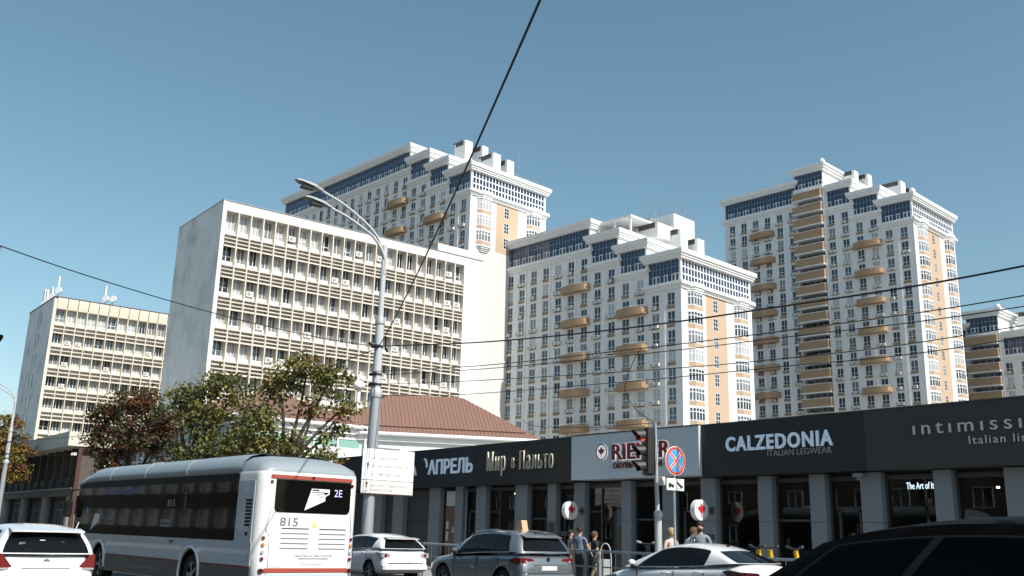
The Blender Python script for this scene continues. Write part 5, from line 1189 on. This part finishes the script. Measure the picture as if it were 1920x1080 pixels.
for s_ in (1, -1):
    q = MB(); q.prism([(s_ * .92, .90), (s_ * .90, 1.08), (s_ * .5, 1.06), (s_ * .55, .92)], 'x', -2.26, -2.12); obj('tail_light', q.mesh('lamp_dark_red'), blk)
q = MB(); q.rbox(-2.35, -.90, .40, -2.0, .90, .64, .06); obj('rear_bumper', q.mesh('paint_car_black'), blk)
handles(blk, W, ((-.05, 1.0), (-1.0, 1.03)), 'paint_car_black'); seams(blk, W, (.8, -.28, -1.25), .45, 1.03)

# ------------------------------------------------------------------ city bus (x forward, y left, origin at rear centre)
mat('bus_white', (0.80, 0.81, 0.81), 0.28, coat=0.8)
mat('bus_side', (0.52, 0.60, 0.65), 0.28, coat=0.8, var=0.03)
mat('bus_roof', (0.27, 0.315, 0.34), 0.4, coat=0.3, var=0.03)
mat('bus_skirt', (0.06, 0.062, 0.065), 0.4, coat=0.4)
mat('bus_red', (0.36, 0.075, 0.05), 0.4)
mat('bus_darkred', (0.20, 0.025, 0.025), 0.4)
mat('bus_glass', (0.005, 0.005, 0.005), 0.04, spec=0.18)
mat('bus_grey_print', (0.20, 0.20, 0.195), 0.5)
mat('bus_led', (0.5, 0.5, 0.8), 0.4, emit=((0.62, 0.58, 1.0), 0.25))
mat('dest_blue', (0.06, 0.09, 0.20), 0.4); mat('hazard_yellow', (0.72, 0.62, 0.20), 0.5)
bus = thing('city_bus', 'white city bus seen from its rear corner with a big dark side window', 'bus', (-19.985, 10.08, 0), R(183))
def bus_ring(x, zc_):
    """half section (y, z) at distance x from the rear; corner radius .24 in plan, domed roof rising from the tail"""
    ins = 0.0
    if x < .24: ins = .24 - math.sqrt(max(0, .24 ** 2 - (.24 - x) ** 2))
    if x > 11.65: ins = .35 - math.sqrt(max(0, .35 ** 2 - (x - 11.65) ** 2))
    t = min(1, x / 1.0); top = 2.80 + (3.20 - 2.80) * math.sqrt(max(0, 1 - (1 - t) ** 2))
    if x > 10.6: q = (x - 10.6) / 1.4; top = 3.20 - .42 * q * q
    w = 1.25 - ins
    return [(0, .32), (w - .10, .32), (w, .42), (w, 1.0), (w, 2.55), (w - .005, 2.72), (w - .02, 2.80), (w * .93, 2.80 + (top - 2.80) * .55), (w * .78, 2.80 + (top - 2.80) * .84), (w * .5, 2.80 + (top - 2.80) * .97), (0, top)]
xs = [0, .01, .03, .06, .10, .15, .20, .25, .35, .5, .7, .9, 1.1] + [1.5 + .5 * k for k in range(19)] + [10.8, 11.1, 11.4, 11.65, 11.75, 11.85, 11.92, 11.97, 12.0]
b = MB(); rings = []
for x in xs:
    h = bus_ring(x, 0); rings.append([(x, y, z) for y, z in h] + [(x, -y, z) for y, z in reversed(h[1:-1])])
n = len(rings[0]); vs = [p for r_ in rings for p in r_]; fs = [(i * n + k, i * n + (k + 1) % n, (i + 1) * n + (k + 1) % n, (i + 1) * n + k) for i in range(len(rings) - 1) for k in range(n)]
fs += [tuple(range(n)), tuple(range((len(rings) - 1) * n + n - 1, (len(rings) - 1) * n - 1, -1))]
b.add(vs, fs, 0, True); me = b.mesh(['bus_white', 'trim_black'], weld=True)
me = cut_arches(me, (3.28, 9.55), .55, 1.25, ['bus_white', 'trim_black'])
me.materials.append(MATS['bus_roof'])
for p in me.polygons:
    if p.material_index == 0 and p.center.z > 2.76: p.material_index = 2
bd = obj('body', me, bus)
# roof fairing along both sides, overhanging the glass
for s_ in (1, -1):
    f = MB()
    def fair(u, v):
        x = 1.0 + 10.9 * u; e = max(0, (x - 10.5) / 1.4); a = max(0, (1.5 - x) / .5)
        prof = [(1.245, 2.76), (1.285, 2.80), (1.29, 2.90), (1.24, 3.04), (1.10, 3.16), (.86, 3.225), (.60, 3.235)]
        y, z = prof[round(v * 6)]; return (x, s_ * (y - .05 * a * a), z - (.42 * e * e) * ((z - 2.7) / .53) - .03 * e)
    f.grid(fair, 30, 6); fo = obj('roof_fairing', f.mesh('bus_roof'), bus)
    for x in (3.9, 6.6, 9.2):
        q = MB(); q.tube([(x, s_ * 1.292, 2.80), (x, s_ * 1.295, 2.90), (x, s_ * 1.245, 3.045), (x, s_ * 1.10, 3.165)], .005, 4); obj('fairing_joint', q.mesh('bus_side'), fo)
q = MB(); q.rbox(7.6, -.5, 3.18, 8.4, .5, 3.30, .04); obj('roof_hatch', q.mesh('bus_white'), bus)
q = MB(); q.rbox(1.2, -.85, 3.19, 3.8, .85, 3.25, .03); obj('roof_pod', q.mesh('trim_black'), bus)
for s_ in (1, -1):
    yo = s_ * 1.25
    def pl(name, x0, z0, x1, z1, m_, t=.012, parent=bus, inset=0.0):
        q = MB(); a0, a1 = sorted((yo + s_ * inset, yo + s_ * (inset + t))); q.box(x0, a0, z0, x1, a1, z1); return obj(name, q.mesh(m_), parent)
    pl('side_glazing', 1.06, 1.30, 11.85, 2.755, 'bus_glass', .012)
    for x in (2.9, 4.75, 6.6, 8.45, 10.3): pl('glazing_joint', x - .006, 1.31, x + .006, 2.6, 'trim_black', .003, bus, .012)
    pl('cant_panel', 1.06, 2.60, 11.8, 2.765, 'trim_black', .004, bus, .012)
    vp_ = pl('vent_panel', .26, 1.28, 1.05, 2.60, 'bus_side', .010)
    for k in range(8):
        q = MB(); z = 1.62 + .075 * k; a0, a1 = sorted((yo + s_ * .010, yo + s_ * .016)); q.prism([(.34 + (.05 if k < 2 else 0) , z), (.62, z), (.62 , z + .048), (.32, z + .048)], 'y', a0, a1); obj('vent_slot', q.mesh('trim_black'), vp_)
    q = MB(); a0, a1 = sorted((yo + s_ * .010, yo + s_ * .03)); q.rbox(.44, a0, 1.42, .52, a1, 1.50, .005); obj('filler_cap', q.mesh('trim_black'), vp_)
    seg = [(.20, 2.30), (2.31, 2.66), (3.90, 4.17), (4.18, 7.29), (7.30, 8.93), (10.17, 11.8)]
    for (a, c) in seg: pl('lower_panel', a + .006, .79, c - .006, 1.275, 'bus_side', .012)
    for (a, c) in ((2.66, 3.90), (8.93, 10.17)): pl('arch_panel', a, 1.12, c, 1.275, 'bus_side', .012)
    for (a, c) in ((.20, 2.70), (3.86, 8.97), (10.13, 11.8)):
        pl('red_line', a, .745, c, .785, 'bus_darkred', .013); pl('skirt', a, .34, c, .74, 'bus_skirt', .012)
    for x in (3.28, 9.55):
        q = MB(); pts = [(x + .57 * math.cos(R(a)), yo + s_ * .02, .51 + .60 * math.sin(R(a))) for a in range(-12, 193, 8)]; q.tube(pts, .035, 8); obj('wheel_arch_trim', q.mesh('bus_white'), bus)
tm, am, dm = wheel_meshes(.48, .28)
for x in (3.28, 9.55):
    for s_ in (1, -1):
        w_ = obj('wheel', tm, bus, (x, s_ * 1.06, .48), (0, 0, 0 if s_ > 0 else math.pi)); obj('rim', am, w_); obj('hub', dm, w_)
# rear face
def rp(name, y0, z0, y1, z1, m_, t=.012, parent=bus, inset=0.0):
    q = MB(); q.box(-inset - t, min(y0, y1), z0, -inset, max(y0, y1), z1); return obj(name, q.mesh(m_), parent)
q = MB()
pts = [(.90, 2.635), (-1.00, 2.635), (-1.00, 2.02), (-.97, 1.96), (-.91, 1.935), (.81, 1.935), (.87, 1.96), (.90, 2.02)]; q.prism(pts, 'x', -.014, .004); rw = obj('rear_window', q.mesh('bus_glass'), bus)
q = MB(); q.rbox(-.02, -1.03, 2.645, .05, 1.03, 2.735, .008); obj('red_stripe', q.mesh('bus_red'), bus)
q = MB(); q.rbox(-.02, -1.03, .66, .05, 1.03, .76, .008); obj('red_stripe', q.mesh('bus_red'), bus)
q = MB(); q.rbox(-.03, -.98, .34, .05, .98, .655, .02); obj('rear_bumper', q.mesh('bus_side'), bus)
q = MB(); q.disc((-.022, 0, 2.71), (-1, 0, 0), .03, .02, 12); obj('rear_camera', q.mesh('trim_black'), bus)
rrz = (R(90), 0, R(-90))
letters('815', .25, 'bus_grey_print', bus, (-.006, .74, 1.65), rrz, ext=.003, off=.004, width=.46)
q = MB(); q.prism([(-.045, 1.635), (-.205, 1.635), (-.125, 1.775)], 'x', -.006, .002); hz_ = obj('hazard_triangle', q.mesh('hazard_yellow'), bus)
for (ya, yb_) in ((.68, .02), (-.26, -.93)):
    for k in range(5):
        z = 1.17 + .105 * k; ex = .0
        q = MB(); q.box(-.014, yb_, z, .0, ya, z + .014); obj('grille_slot', q.mesh('bus_grey_print' if k < 4 else 'trim_black'), bus)
    q = MB(); q.box(-.008, yb_ - .02, 1.10, .0, yb_ - .008, 1.62); q.box(-.008, ya + .008, 1.14, .0, ya + .02, 1.62); obj('grille_edge', q.mesh('bus_side'), bus)
q = MB(); q.tube([(-.004, .98, 2.0), (-.004, 1.06, 1.56), (-.004, .96, 1.42), (-.004, .94, .78)], .006, 4); q.tube([(-.004, -1.02, 2.0), (-.004, -1.07, 1.6), (-.004, -1.06, 1.42), (-.004, -1.04, .78)], .006, 4); obj('panel_gap', q.mesh('bus_grey_print'), bus)
letters('ВЫКЛЮЧИ ДВИГАТЕЛЬ', .05, 'bus_grey_print', bus, (-.006, .30, 1.0), rrz, ext=.002, width=.92)
q = MB(); q.box(-.012, -.52, .955, .0, .22, .97); obj('plate_lamp_bar', q.mesh('bus_grey_print'), bus)
rp('number_plate', .14, .835, -.40, .94, 'plate_white', .012)
for s_ in (1, -1):
    for z, r_, m_ in ((1.385, .040, 'lamp_red'), (1.24, .042, 'lamp_amber'), (1.09, .040, 'lamp_clear'), (.95, .042, 'lamp_red'), (.70, .062, 'lamp_dark_red'), (.56, .05, 'lamp_red')):
        q = MB(); q.tube([(.04, s_ * 1.085, z), (-.018, s_ * 1.09, z)], [r_ * 1.0, r_ * .85], 16); obj('tail_light', q.mesh(m_), bus)
    q = MB(); q.tube([(.04, s_ * 1.03 if s_ < 0 else 1.00, 2.575), (-.018, s_ * 1.03 if s_ < 0 else 1.00, 2.575)], .038, 14); obj('marker_light', q.mesh('lamp_dark_red'), bus)
q = MB(); q.prism([(.02, 2.47), (-.44, 2.47), (-.44, 2.36), (-.34, 2.31), (-.34, 2.21), (.17, 1.99)], 'x', -.018, -.014); lg = obj('logo_sticker', q.mesh('sign_white'), rw)
q = MB(); q.box(-.0195, -.17, 2.425, -.018, .0, 2.455); q.prism([(.0, 2.40), (-.41, 2.40), (-.41, 2.375), (-.31, 2.335), (-.31, 2.38), (.0, 2.385)], 'x', -.0195, -.018); obj('logo_dark_bar', q.mesh('bus_glass'), lg)
q = MB()
for k in range(3): q.box(-.0195, -.30, 2.345 - .03 * k, -.018, -.10 - .03 * k, 2.357 - .03 * k)
obj('logo_lines', q.mesh('bus_grey_print'), lg)
letters('2E', .23, 'bus_led', rw, (-.016, -.56, 2.315), rrz, ext=.002, width=.22)
# left side signs behind the glass
lsr = (R(90), 0, R(180))
def sidetext(t, size, m_, x, z, w, ext=.002): letters(t, size, m_, bus, (x, 1.266, z), lsr, ext=ext, width=w)
sidetext('815', .24, 'letter_grey', 4.95, 2.05, .48)
def sbox(name, x0, z0, x1, z1, m_): q = MB(); q.box(x0, 1.263, z0, x1, 1.266, z1); return obj(name, q.mesh(m_), bus)
sbox('destination_display', 6.95, 2.40, 9.55, 2.53, 'dest_blue')
mat('bus_film', (0.20, 0.21, 0.22), 0.4, var=0.2, vscale=4)
for k in range(11):
    sbox('display_segment', 7.05 + .22 * k, 2.425, 7.05 + .22 * k + (.05 + .07 * ((k * 5) % 3) / 2), 2.505, 'dest_blue' if k % 4 == 3 else 'bus_film')
q = MB(); q.prism([(9.80, 1.86), (10.20, 1.86), (10.48, 1.38), (9.80, 1.64)], 'y', 1.263, 1.266); obj('logo_sticker', q.mesh('bus_side'), bus)
sidetext('СЕМЬЯ', .10, 'bus_film', 9.7, 1.77, .7); sidetext('МУНИЦИПАЛЬНЫЙ', .10, 'bus_film', 9.75, 1.63, 1.3)
sbox('notice_board', 4.62, 1.55, 5.28, 1.73, 'bus_film'); 
letters('НАЛИЧНЫЕ', .10, 'bus_glass', bus, (5.23, 1.2675, 1.60), lsr, ext=.001, width=.56)
sbox('pictogram_panel', 3.75, 1.9, 3.98, 2.45, 'trim_black')
for k in range(4):
    q = MB(); q.ring((3.865, 1.266, 1.98 + .13 * k), (0, 1, 0), .03, .045, .002, 14); obj('pictogram', q.mesh('bus_film'), bus)
q = MB(); q.box(4.35, 1.263, 1.20, 4.62, 1.266, 1.24); q.box(4.40, 1.263, 1.165, 4.58, 1.266, 1.195); obj('side_badge', q.mesh('bus_darkred'), bus)
q = MB(); q.rbox(.32, 1.26, .90, .40, 1.285, 1.05, .006); obj('flap_lock', q.mesh('chrome'), bus)
q = MB(); q.disc((10.9, 1.263, 1.95), (0, 1, 0), .09, .004, 18); obj('access_sticker', q.mesh('sign_blue'), bus)
q = MB(); q.tube(arc([(11.75, 1.15, 2.55), (12.15, 1.35, 2.55), (12.2, 1.42, 2.25)], 5), .02, 6); q.rbox(12.1, 1.32, 1.75, 12.25, 1.52, 2.25, .04); obj('wing_mirror', q.mesh('trim_black'), bus)
q = MB(); q.rbox(11.995, -1.02, 1.0, 12.02, 1.02, 2.6, .01); obj('windscreen', q.mesh('bus_glass'), bus)
q = MB(); q.rbox(11.25, 1.262, 2.44, 11.32, 1.28, 2.47, .005); obj('marker_light', q.mesh('lamp_red'), bus)

# ------------------------------------------------------------------ people (figure faces local -y, left arm at +x)
for nm, c in (('skin', (0.52, 0.33, 0.24)), ('shirt_blue', (0.13, 0.17, 0.24)), ('shirt_black', (0.02, 0.02, 0.022)), ('shirt_grey', (0.20, 0.24, 0.28)), ('shirt_white', (0.66, 0.66, 0.68)), ('shirt_pink', (0.62, 0.48, 0.42)), ('shirt_beige', (0.55, 0.47, 0.40)),
              ('trouser_dark', (0.025, 0.027, 0.032)), ('trouser_khaki', (0.20, 0.17, 0.12)), ('trouser_blue', (0.05, 0.07, 0.12)), ('hair_dark', (0.02, 0.014, 0.01)), ('hair_brown', (0.10, 0.055, 0.03)), ('hair_blond', (0.42, 0.28, 0.13)), ('shoe', (0.03, 0.03, 0.03)), ('bag_black', (0.015, 0.015, 0.016)), ('strap', (0.45, 0.38, 0.30))):
    mat(nm, c, 0.8 if not nm.startswith('skin') else 0.55, var=0.08, vscale=8)
def person(label, loc, yaw, h, shirt, trousers, hair, longhair=False, beard=False, lean=0.0, step=.12, arms=((.08, .05), (.08, .05)), head_turn=0.0, sleeves='short', bag=None):
    k = h / 1.75; root = thing('person', label, 'person', loc, yaw)
    V = []; Rr = []; E_ = []; T = []
    def v(p, r): V.append(Vector(p)); Rr.append(r); return len(V) - 1
    def e(a, b_, t): E_.append((a, b_)); T.append(t)
    def bend(p):      # forward lean above the hips
        p = Vector(p)
        if p.z > .95: d = p - Vector((0, 0, .95)); d = Matrix.Rotation(lean, 3, 'X') @ d; p = Vector((0, 0, .95)) + d
        return p
    pel = v((0, 0, .95), (.155, .105)); waist = v(bend((0, -.005, 1.10)), (.140, .095)); chest = v(bend((0, 0, 1.28)), (.165, .11)); top = v(bend((0, .005, 1.42)), (.12, .08)); neck = v(bend((0, .0, 1.49)), (.055, .055)); chin = v(bend((0, -.015, 1.56)), (.062, .07)); skull = v(bend((0, -.012, 1.645)), (.076, .092)); crown = v(bend((0, -.005, 1.705)), (.058, .07)); nose = v(bend((0, -.105, 1.615)), (.012, .016))
    e(pel, waist, 'shirt'); e(waist, chest, 'shirt'); e(chest, top, 'shirt'); e(top, neck, 'skin'); e(neck, chin, 'skin'); e(chin, skull, 'skin'); e(skull, crown, 'hair'); e(skull, nose, 'skin')
    for s_ in (1, -1):
        ear = v(bend((s_ * .083, .0, 1.625)), (.012, .02)); e(skull, ear, 'skin')
        fx = step * s_
        hip = v((s_ * .09, 0, .88), (.088, .092)); knee = v((s_ * .095, -fx * .6 - .02, .49), (.06, .064)); ank = v((s_ * .095, -fx + .03, .09), (.038, .042)); toe = v((s_ * .11, -fx - .12, .035), (.04, .028)); heel = v((s_ * .095, -fx + .06, .04), (.036, .03))
        e(pel, hip, 'trouser'); e(hip, knee, 'trouser'); e(knee, ank, 'trouser'); e(ank, toe, 'shoe'); e(ank, heel, 'shoe')
        a_out, a_fwd = arms[0 if s_ > 0 else 1]
        sh = v(bend((s_ * .185, .005, 1.395)), (.058, .058)); el = v(bend((s_ * (.225 + a_out * .5), .02 - a_fwd * .5, 1.12)), (.042, .042)); wr_ = v(bend((s_ * (.235 + a_out), -.03 - a_fwd * 1.6, .89 + abs(a_fwd) * .5)), (.027, .03))
        e(top, sh, 'shirt'); e(sh, el, 'sleeve'); e(el, wr_, 'fore')
        W0 = V[wr_]; dn = (W0 - V[el]).normalized(); fw = Vector((0, -1, 0)); palm = v(W0 + dn * .075, (.022, .034)); e(wr_, palm, 'skin')
        for q, ln in ((-.026, .062), (-.009, .075), (.009, .078), (.026, .07)):
            f1 = v(V[palm] + dn * .035 + fw * q, (.0085, .0085)); f2 = v(V[palm] + dn * (.035 + ln) + fw * (q * .9) - Vector((s_ * .022, 0, 0)), (.0075, .0075)); e(palm, f1, 'skin'); e(f1, f2, 'skin')
        th = v(W0 + dn * .05 + fw * .05, (.010, .010)); th2 = v(W0 + dn * .085 + fw * .07 - Vector((s_ * .01, 0, 0)), (.0085, .0085)); e(wr_, th, 'skin'); e(th, th2, 'skin')
    me = bpy.data.meshes.new('p'); me.from_pydata([tuple(p) for p in V], E_, [])
    ob = bpy.data.objects.new('tmp_person', me); COL.objects.link(ob)
    md = ob.modifiers.new('s', 'SKIN'); md.use_smooth_shade = True; md.branch_smoothing = .4
    for i, sv in enumerate(me.skin_vertices[0].data): sv.radius = Rr[i]; sv.use_root = (i == pel)
    sb = ob.modifiers.new('u', 'SUBSURF'); sb.levels = 1; sb.render_levels = 1
    dg = bpy.context.evaluated_depsgraph_get(); dg.update(); out = bpy.data.meshes.new_from_object(ob.evaluated_get(dg)); bpy.data.objects.remove(ob)
    out.materials.clear()
    for m_ in ('skin', shirt, trousers, 'shoe', hair): out.materials.append(MATS[m_])
    for p in out.polygons:
        c = p.center; best = None
        for (a, b_), t in zip(E_, T):
            A, B = V[a], V[b_]; d = B - A; u = max(0, min(1, (c - A).dot(d) / max(1e-9, d.length_squared))); ds_ = (c - (A + d * u)).length - .5 * (Rr[a][0] * (1 - u) + Rr[b_][0] * u)
            if best is None or ds_ < best[0]: best = (ds_, t, u)
        t, u = best[1], best[2]
        if t == 'sleeve': t = 'shirt' if (sleeves == 'long' or u < .62) else 'skin'
        if t == 'fore': t = 'shirt' if (sleeves == 'long' and u < .9) else 'skin'
        if t == 'shirt' and c.z < .96: t = 'trouser'
        p.material_index = {'skin': 0, 'shirt': 1, 'trouser': 2, 'shoe': 3, 'hair': 4}[t]; p.use_smooth = True
    bo = obj('body', out, root, scale=(k, k, k))
    # hair cap, face
    hm = MB(); H = bend((0, -.01, 1.645)); hd = obj('hair', None, root)
    def cap(u, w):
        a = 2 * math.pi * u; f_ = max(0, -math.sin(a)) ; lo = (.62 if not longhair else .95) - (.26 if not longhair else .55) * f_ ** 1.5
        t = math.pi * lo * w; rr = .104 + (.012 if longhair else 0)
        return (H.x + rr * .90 * math.cos(a) * math.sin(t), H.y + .012 + rr * 1.12 * math.sin(a) * math.sin(t), H.z + .005 + rr * 1.12 * math.cos(t) - (.10 * max(0, w - .7) if longhair else 0))
    hm.grid(cap, 20, 10); hd.data if False else None
    bpy.data.objects.remove(hd); hd = obj('hair', hm.mesh(hair), root, scale=(k, k, k))
    fm = MB()
    for s_ in (1, -1): fm.sphere((H.x + s_ * .032, H.y - .092, H.z + .0), .011, 8, 6, 0)
    obj('eyes', fm.mesh('shirt_black'), root, scale=(k, k, k))
    fm = MB(); fm.rbox(H.x - .025, H.y - .098, H.z - .072, H.x + .025, H.y - .08, H.z - .062, .003); obj('mouth', fm.mesh('hair_brown'), root, scale=(k, k, k))
    if beard: fm = MB(); fm.sphere((H.x, H.y - .05, H.z - .085), .062, 12, 8, 0, (1.05, .85, .85)); obj('beard', fm.mesh('hair_dark'), root, scale=(k, k, k))
    if bag == 'strap':
        fm = MB(); fm.tube(arc([(-.15, .13, .98), (.02, .135, 1.2), (.14, .06, 1.42), (.10, -.12, 1.34), (-.10, -.14, 1.05)], 6), .014, 6); obj('bag_strap', fm.mesh('strap'), root, scale=(k, k, k))
        fm = MB(); fm.rbox(-.30, .02, .80, -.16, .20, 1.0, .03); obj('shoulder_bag', fm.mesh('bag_black'), root, scale=(k, k, k))
    if bag == 'back': fm = MB(); fm.rbox(-.15, .10, 1.0, .15, .26, 1.42, .05); obj('backpack', fm.mesh('bag_black'), root, scale=(k, k, k))
    return root
PZ = .15
person('person in a slate blue shirt seen from behind at the guard rail', (-21.5, 19.55, PZ), R(200), 1.73, 'shirt_blue', 'trouser_dark', 'hair_dark', arms=((.05, .02), (.10, .10)))
person('person in a black top and khaki trousers with a pale shoulder strap', (-20.82, 19.5, PZ), R(165), 1.60, 'shirt_black', 'trouser_khaki', 'hair_brown', step=.2, bag='strap', arms=((.06, .05), (.05, -.05)))
person('person in black clothes standing left of the slate blue shirt', (-22.3, 19.9, PZ), R(120), 1.63, 'shirt_black', 'trouser_dark', 'hair_dark', sleeves='long')
person('bearded person in a grey T-shirt walking past the round blade sign', (-17.05, 19.7, PZ), R(35), 1.90, 'shirt_grey', 'trouser_blue', 'hair_dark', beard=True, step=.2, arms=((.10, .03), (.10, .0)))
person('blond person in a pale pink top beside the traffic light pole', (-18.1, 19.75, PZ), R(85), 1.72, 'shirt_pink', 'trouser_dark', 'hair_blond', longhair=True, bag='strap')
person('person in a white shirt leaning forward, dark hair', (-17.75, 20.0, PZ), R(170), 1.80, 'shirt_white', 'trouser_dark', 'hair_brown', lean=.30, arms=((.05, .18), (.05, .18)))
person('person in a beige top half hidden behind the rear of the bus', (-33.35, 19.1, PZ), R(-60), 1.52, 'shirt_beige', 'trouser_dark', 'hair_brown', longhair=True)

# ------------------------------------------------------------------ unseen blocks added across the road only for reflections in glass
mat('block_wall', (0.17, 0.14, 0.115), 0.85, var=0.06, vscale=0.6)
ob_ = thing('reflection_block', 'unseen five storey block added across the road for reflections in the shop glass', 'building', (-20.0, -20.0, 0))
b = MB(); b.box(-45, -12, 0, 45, 0, 15.5); obj('wall', b.mesh('block_wall'), ob_)
b = MB(); b.box(-45.3, -12.3, 15.5, 45.3, .4, 15.9); obj('roof', b.mesh('roof_felt'), ob_)
hw = frame_mesh(1.5, 1.5, 2, [], .08, .12); hp = [pane_mesh(1.4, 1.4, g) for g in ('glass_dark', 'glass_curtain', 'glass_sky')]
for f in range(5):
    for i in range(28):
        w = obj('window', hw, ob_, (-43.2 + 3.2 * i, .04, 2.2 + 2.9 * f), (0, 0, math.pi)); obj('pane', hp[(i * 7 + f * 3) % 3], w, (0, .02, 0))
for x, lab in ((-116.0, 'unseen five storey block added for reflections opposite the low dark building'), (-212.0, 'farthest unseen five storey block added for reflections down the opposite side of the road')):
    o2 = copy_tree(ob_); o2.location = (x, -20.0, 0); o2['label'] = lab

# ------------------------------------------------------------------ group names of repeated kinds
GROUPS = {'street_tree': 'trees along the pavement', 'street_lamp': 'street lamps along the kerb', 'kick_scooter': 'parked kick scooters', 'person': 'people on the pavement', 'overhead_wire': 'overhead wires', 'shop_sign': 'fascia signs of the shop row', 'mannequin': 'mannequins in the shop windows', 'blade_sign': 'round blade signs', 'reflection_block': 'unseen blocks added across the road for reflections', 'apartment_tower': 'stepped apartment towers', 'office_block': 'office blocks with sunshades', 'utility_pole': 'poles across the road'}
for o in list(scene.objects):
    g = GROUPS.get(o.name.split('.')[0])
    if g and o.parent is None and 'label' in o: o['group'] = g
for o in list(scene.objects):                 # helper values used while building
    for k in ('cx', 'half'):
        if k in o: del o[k]
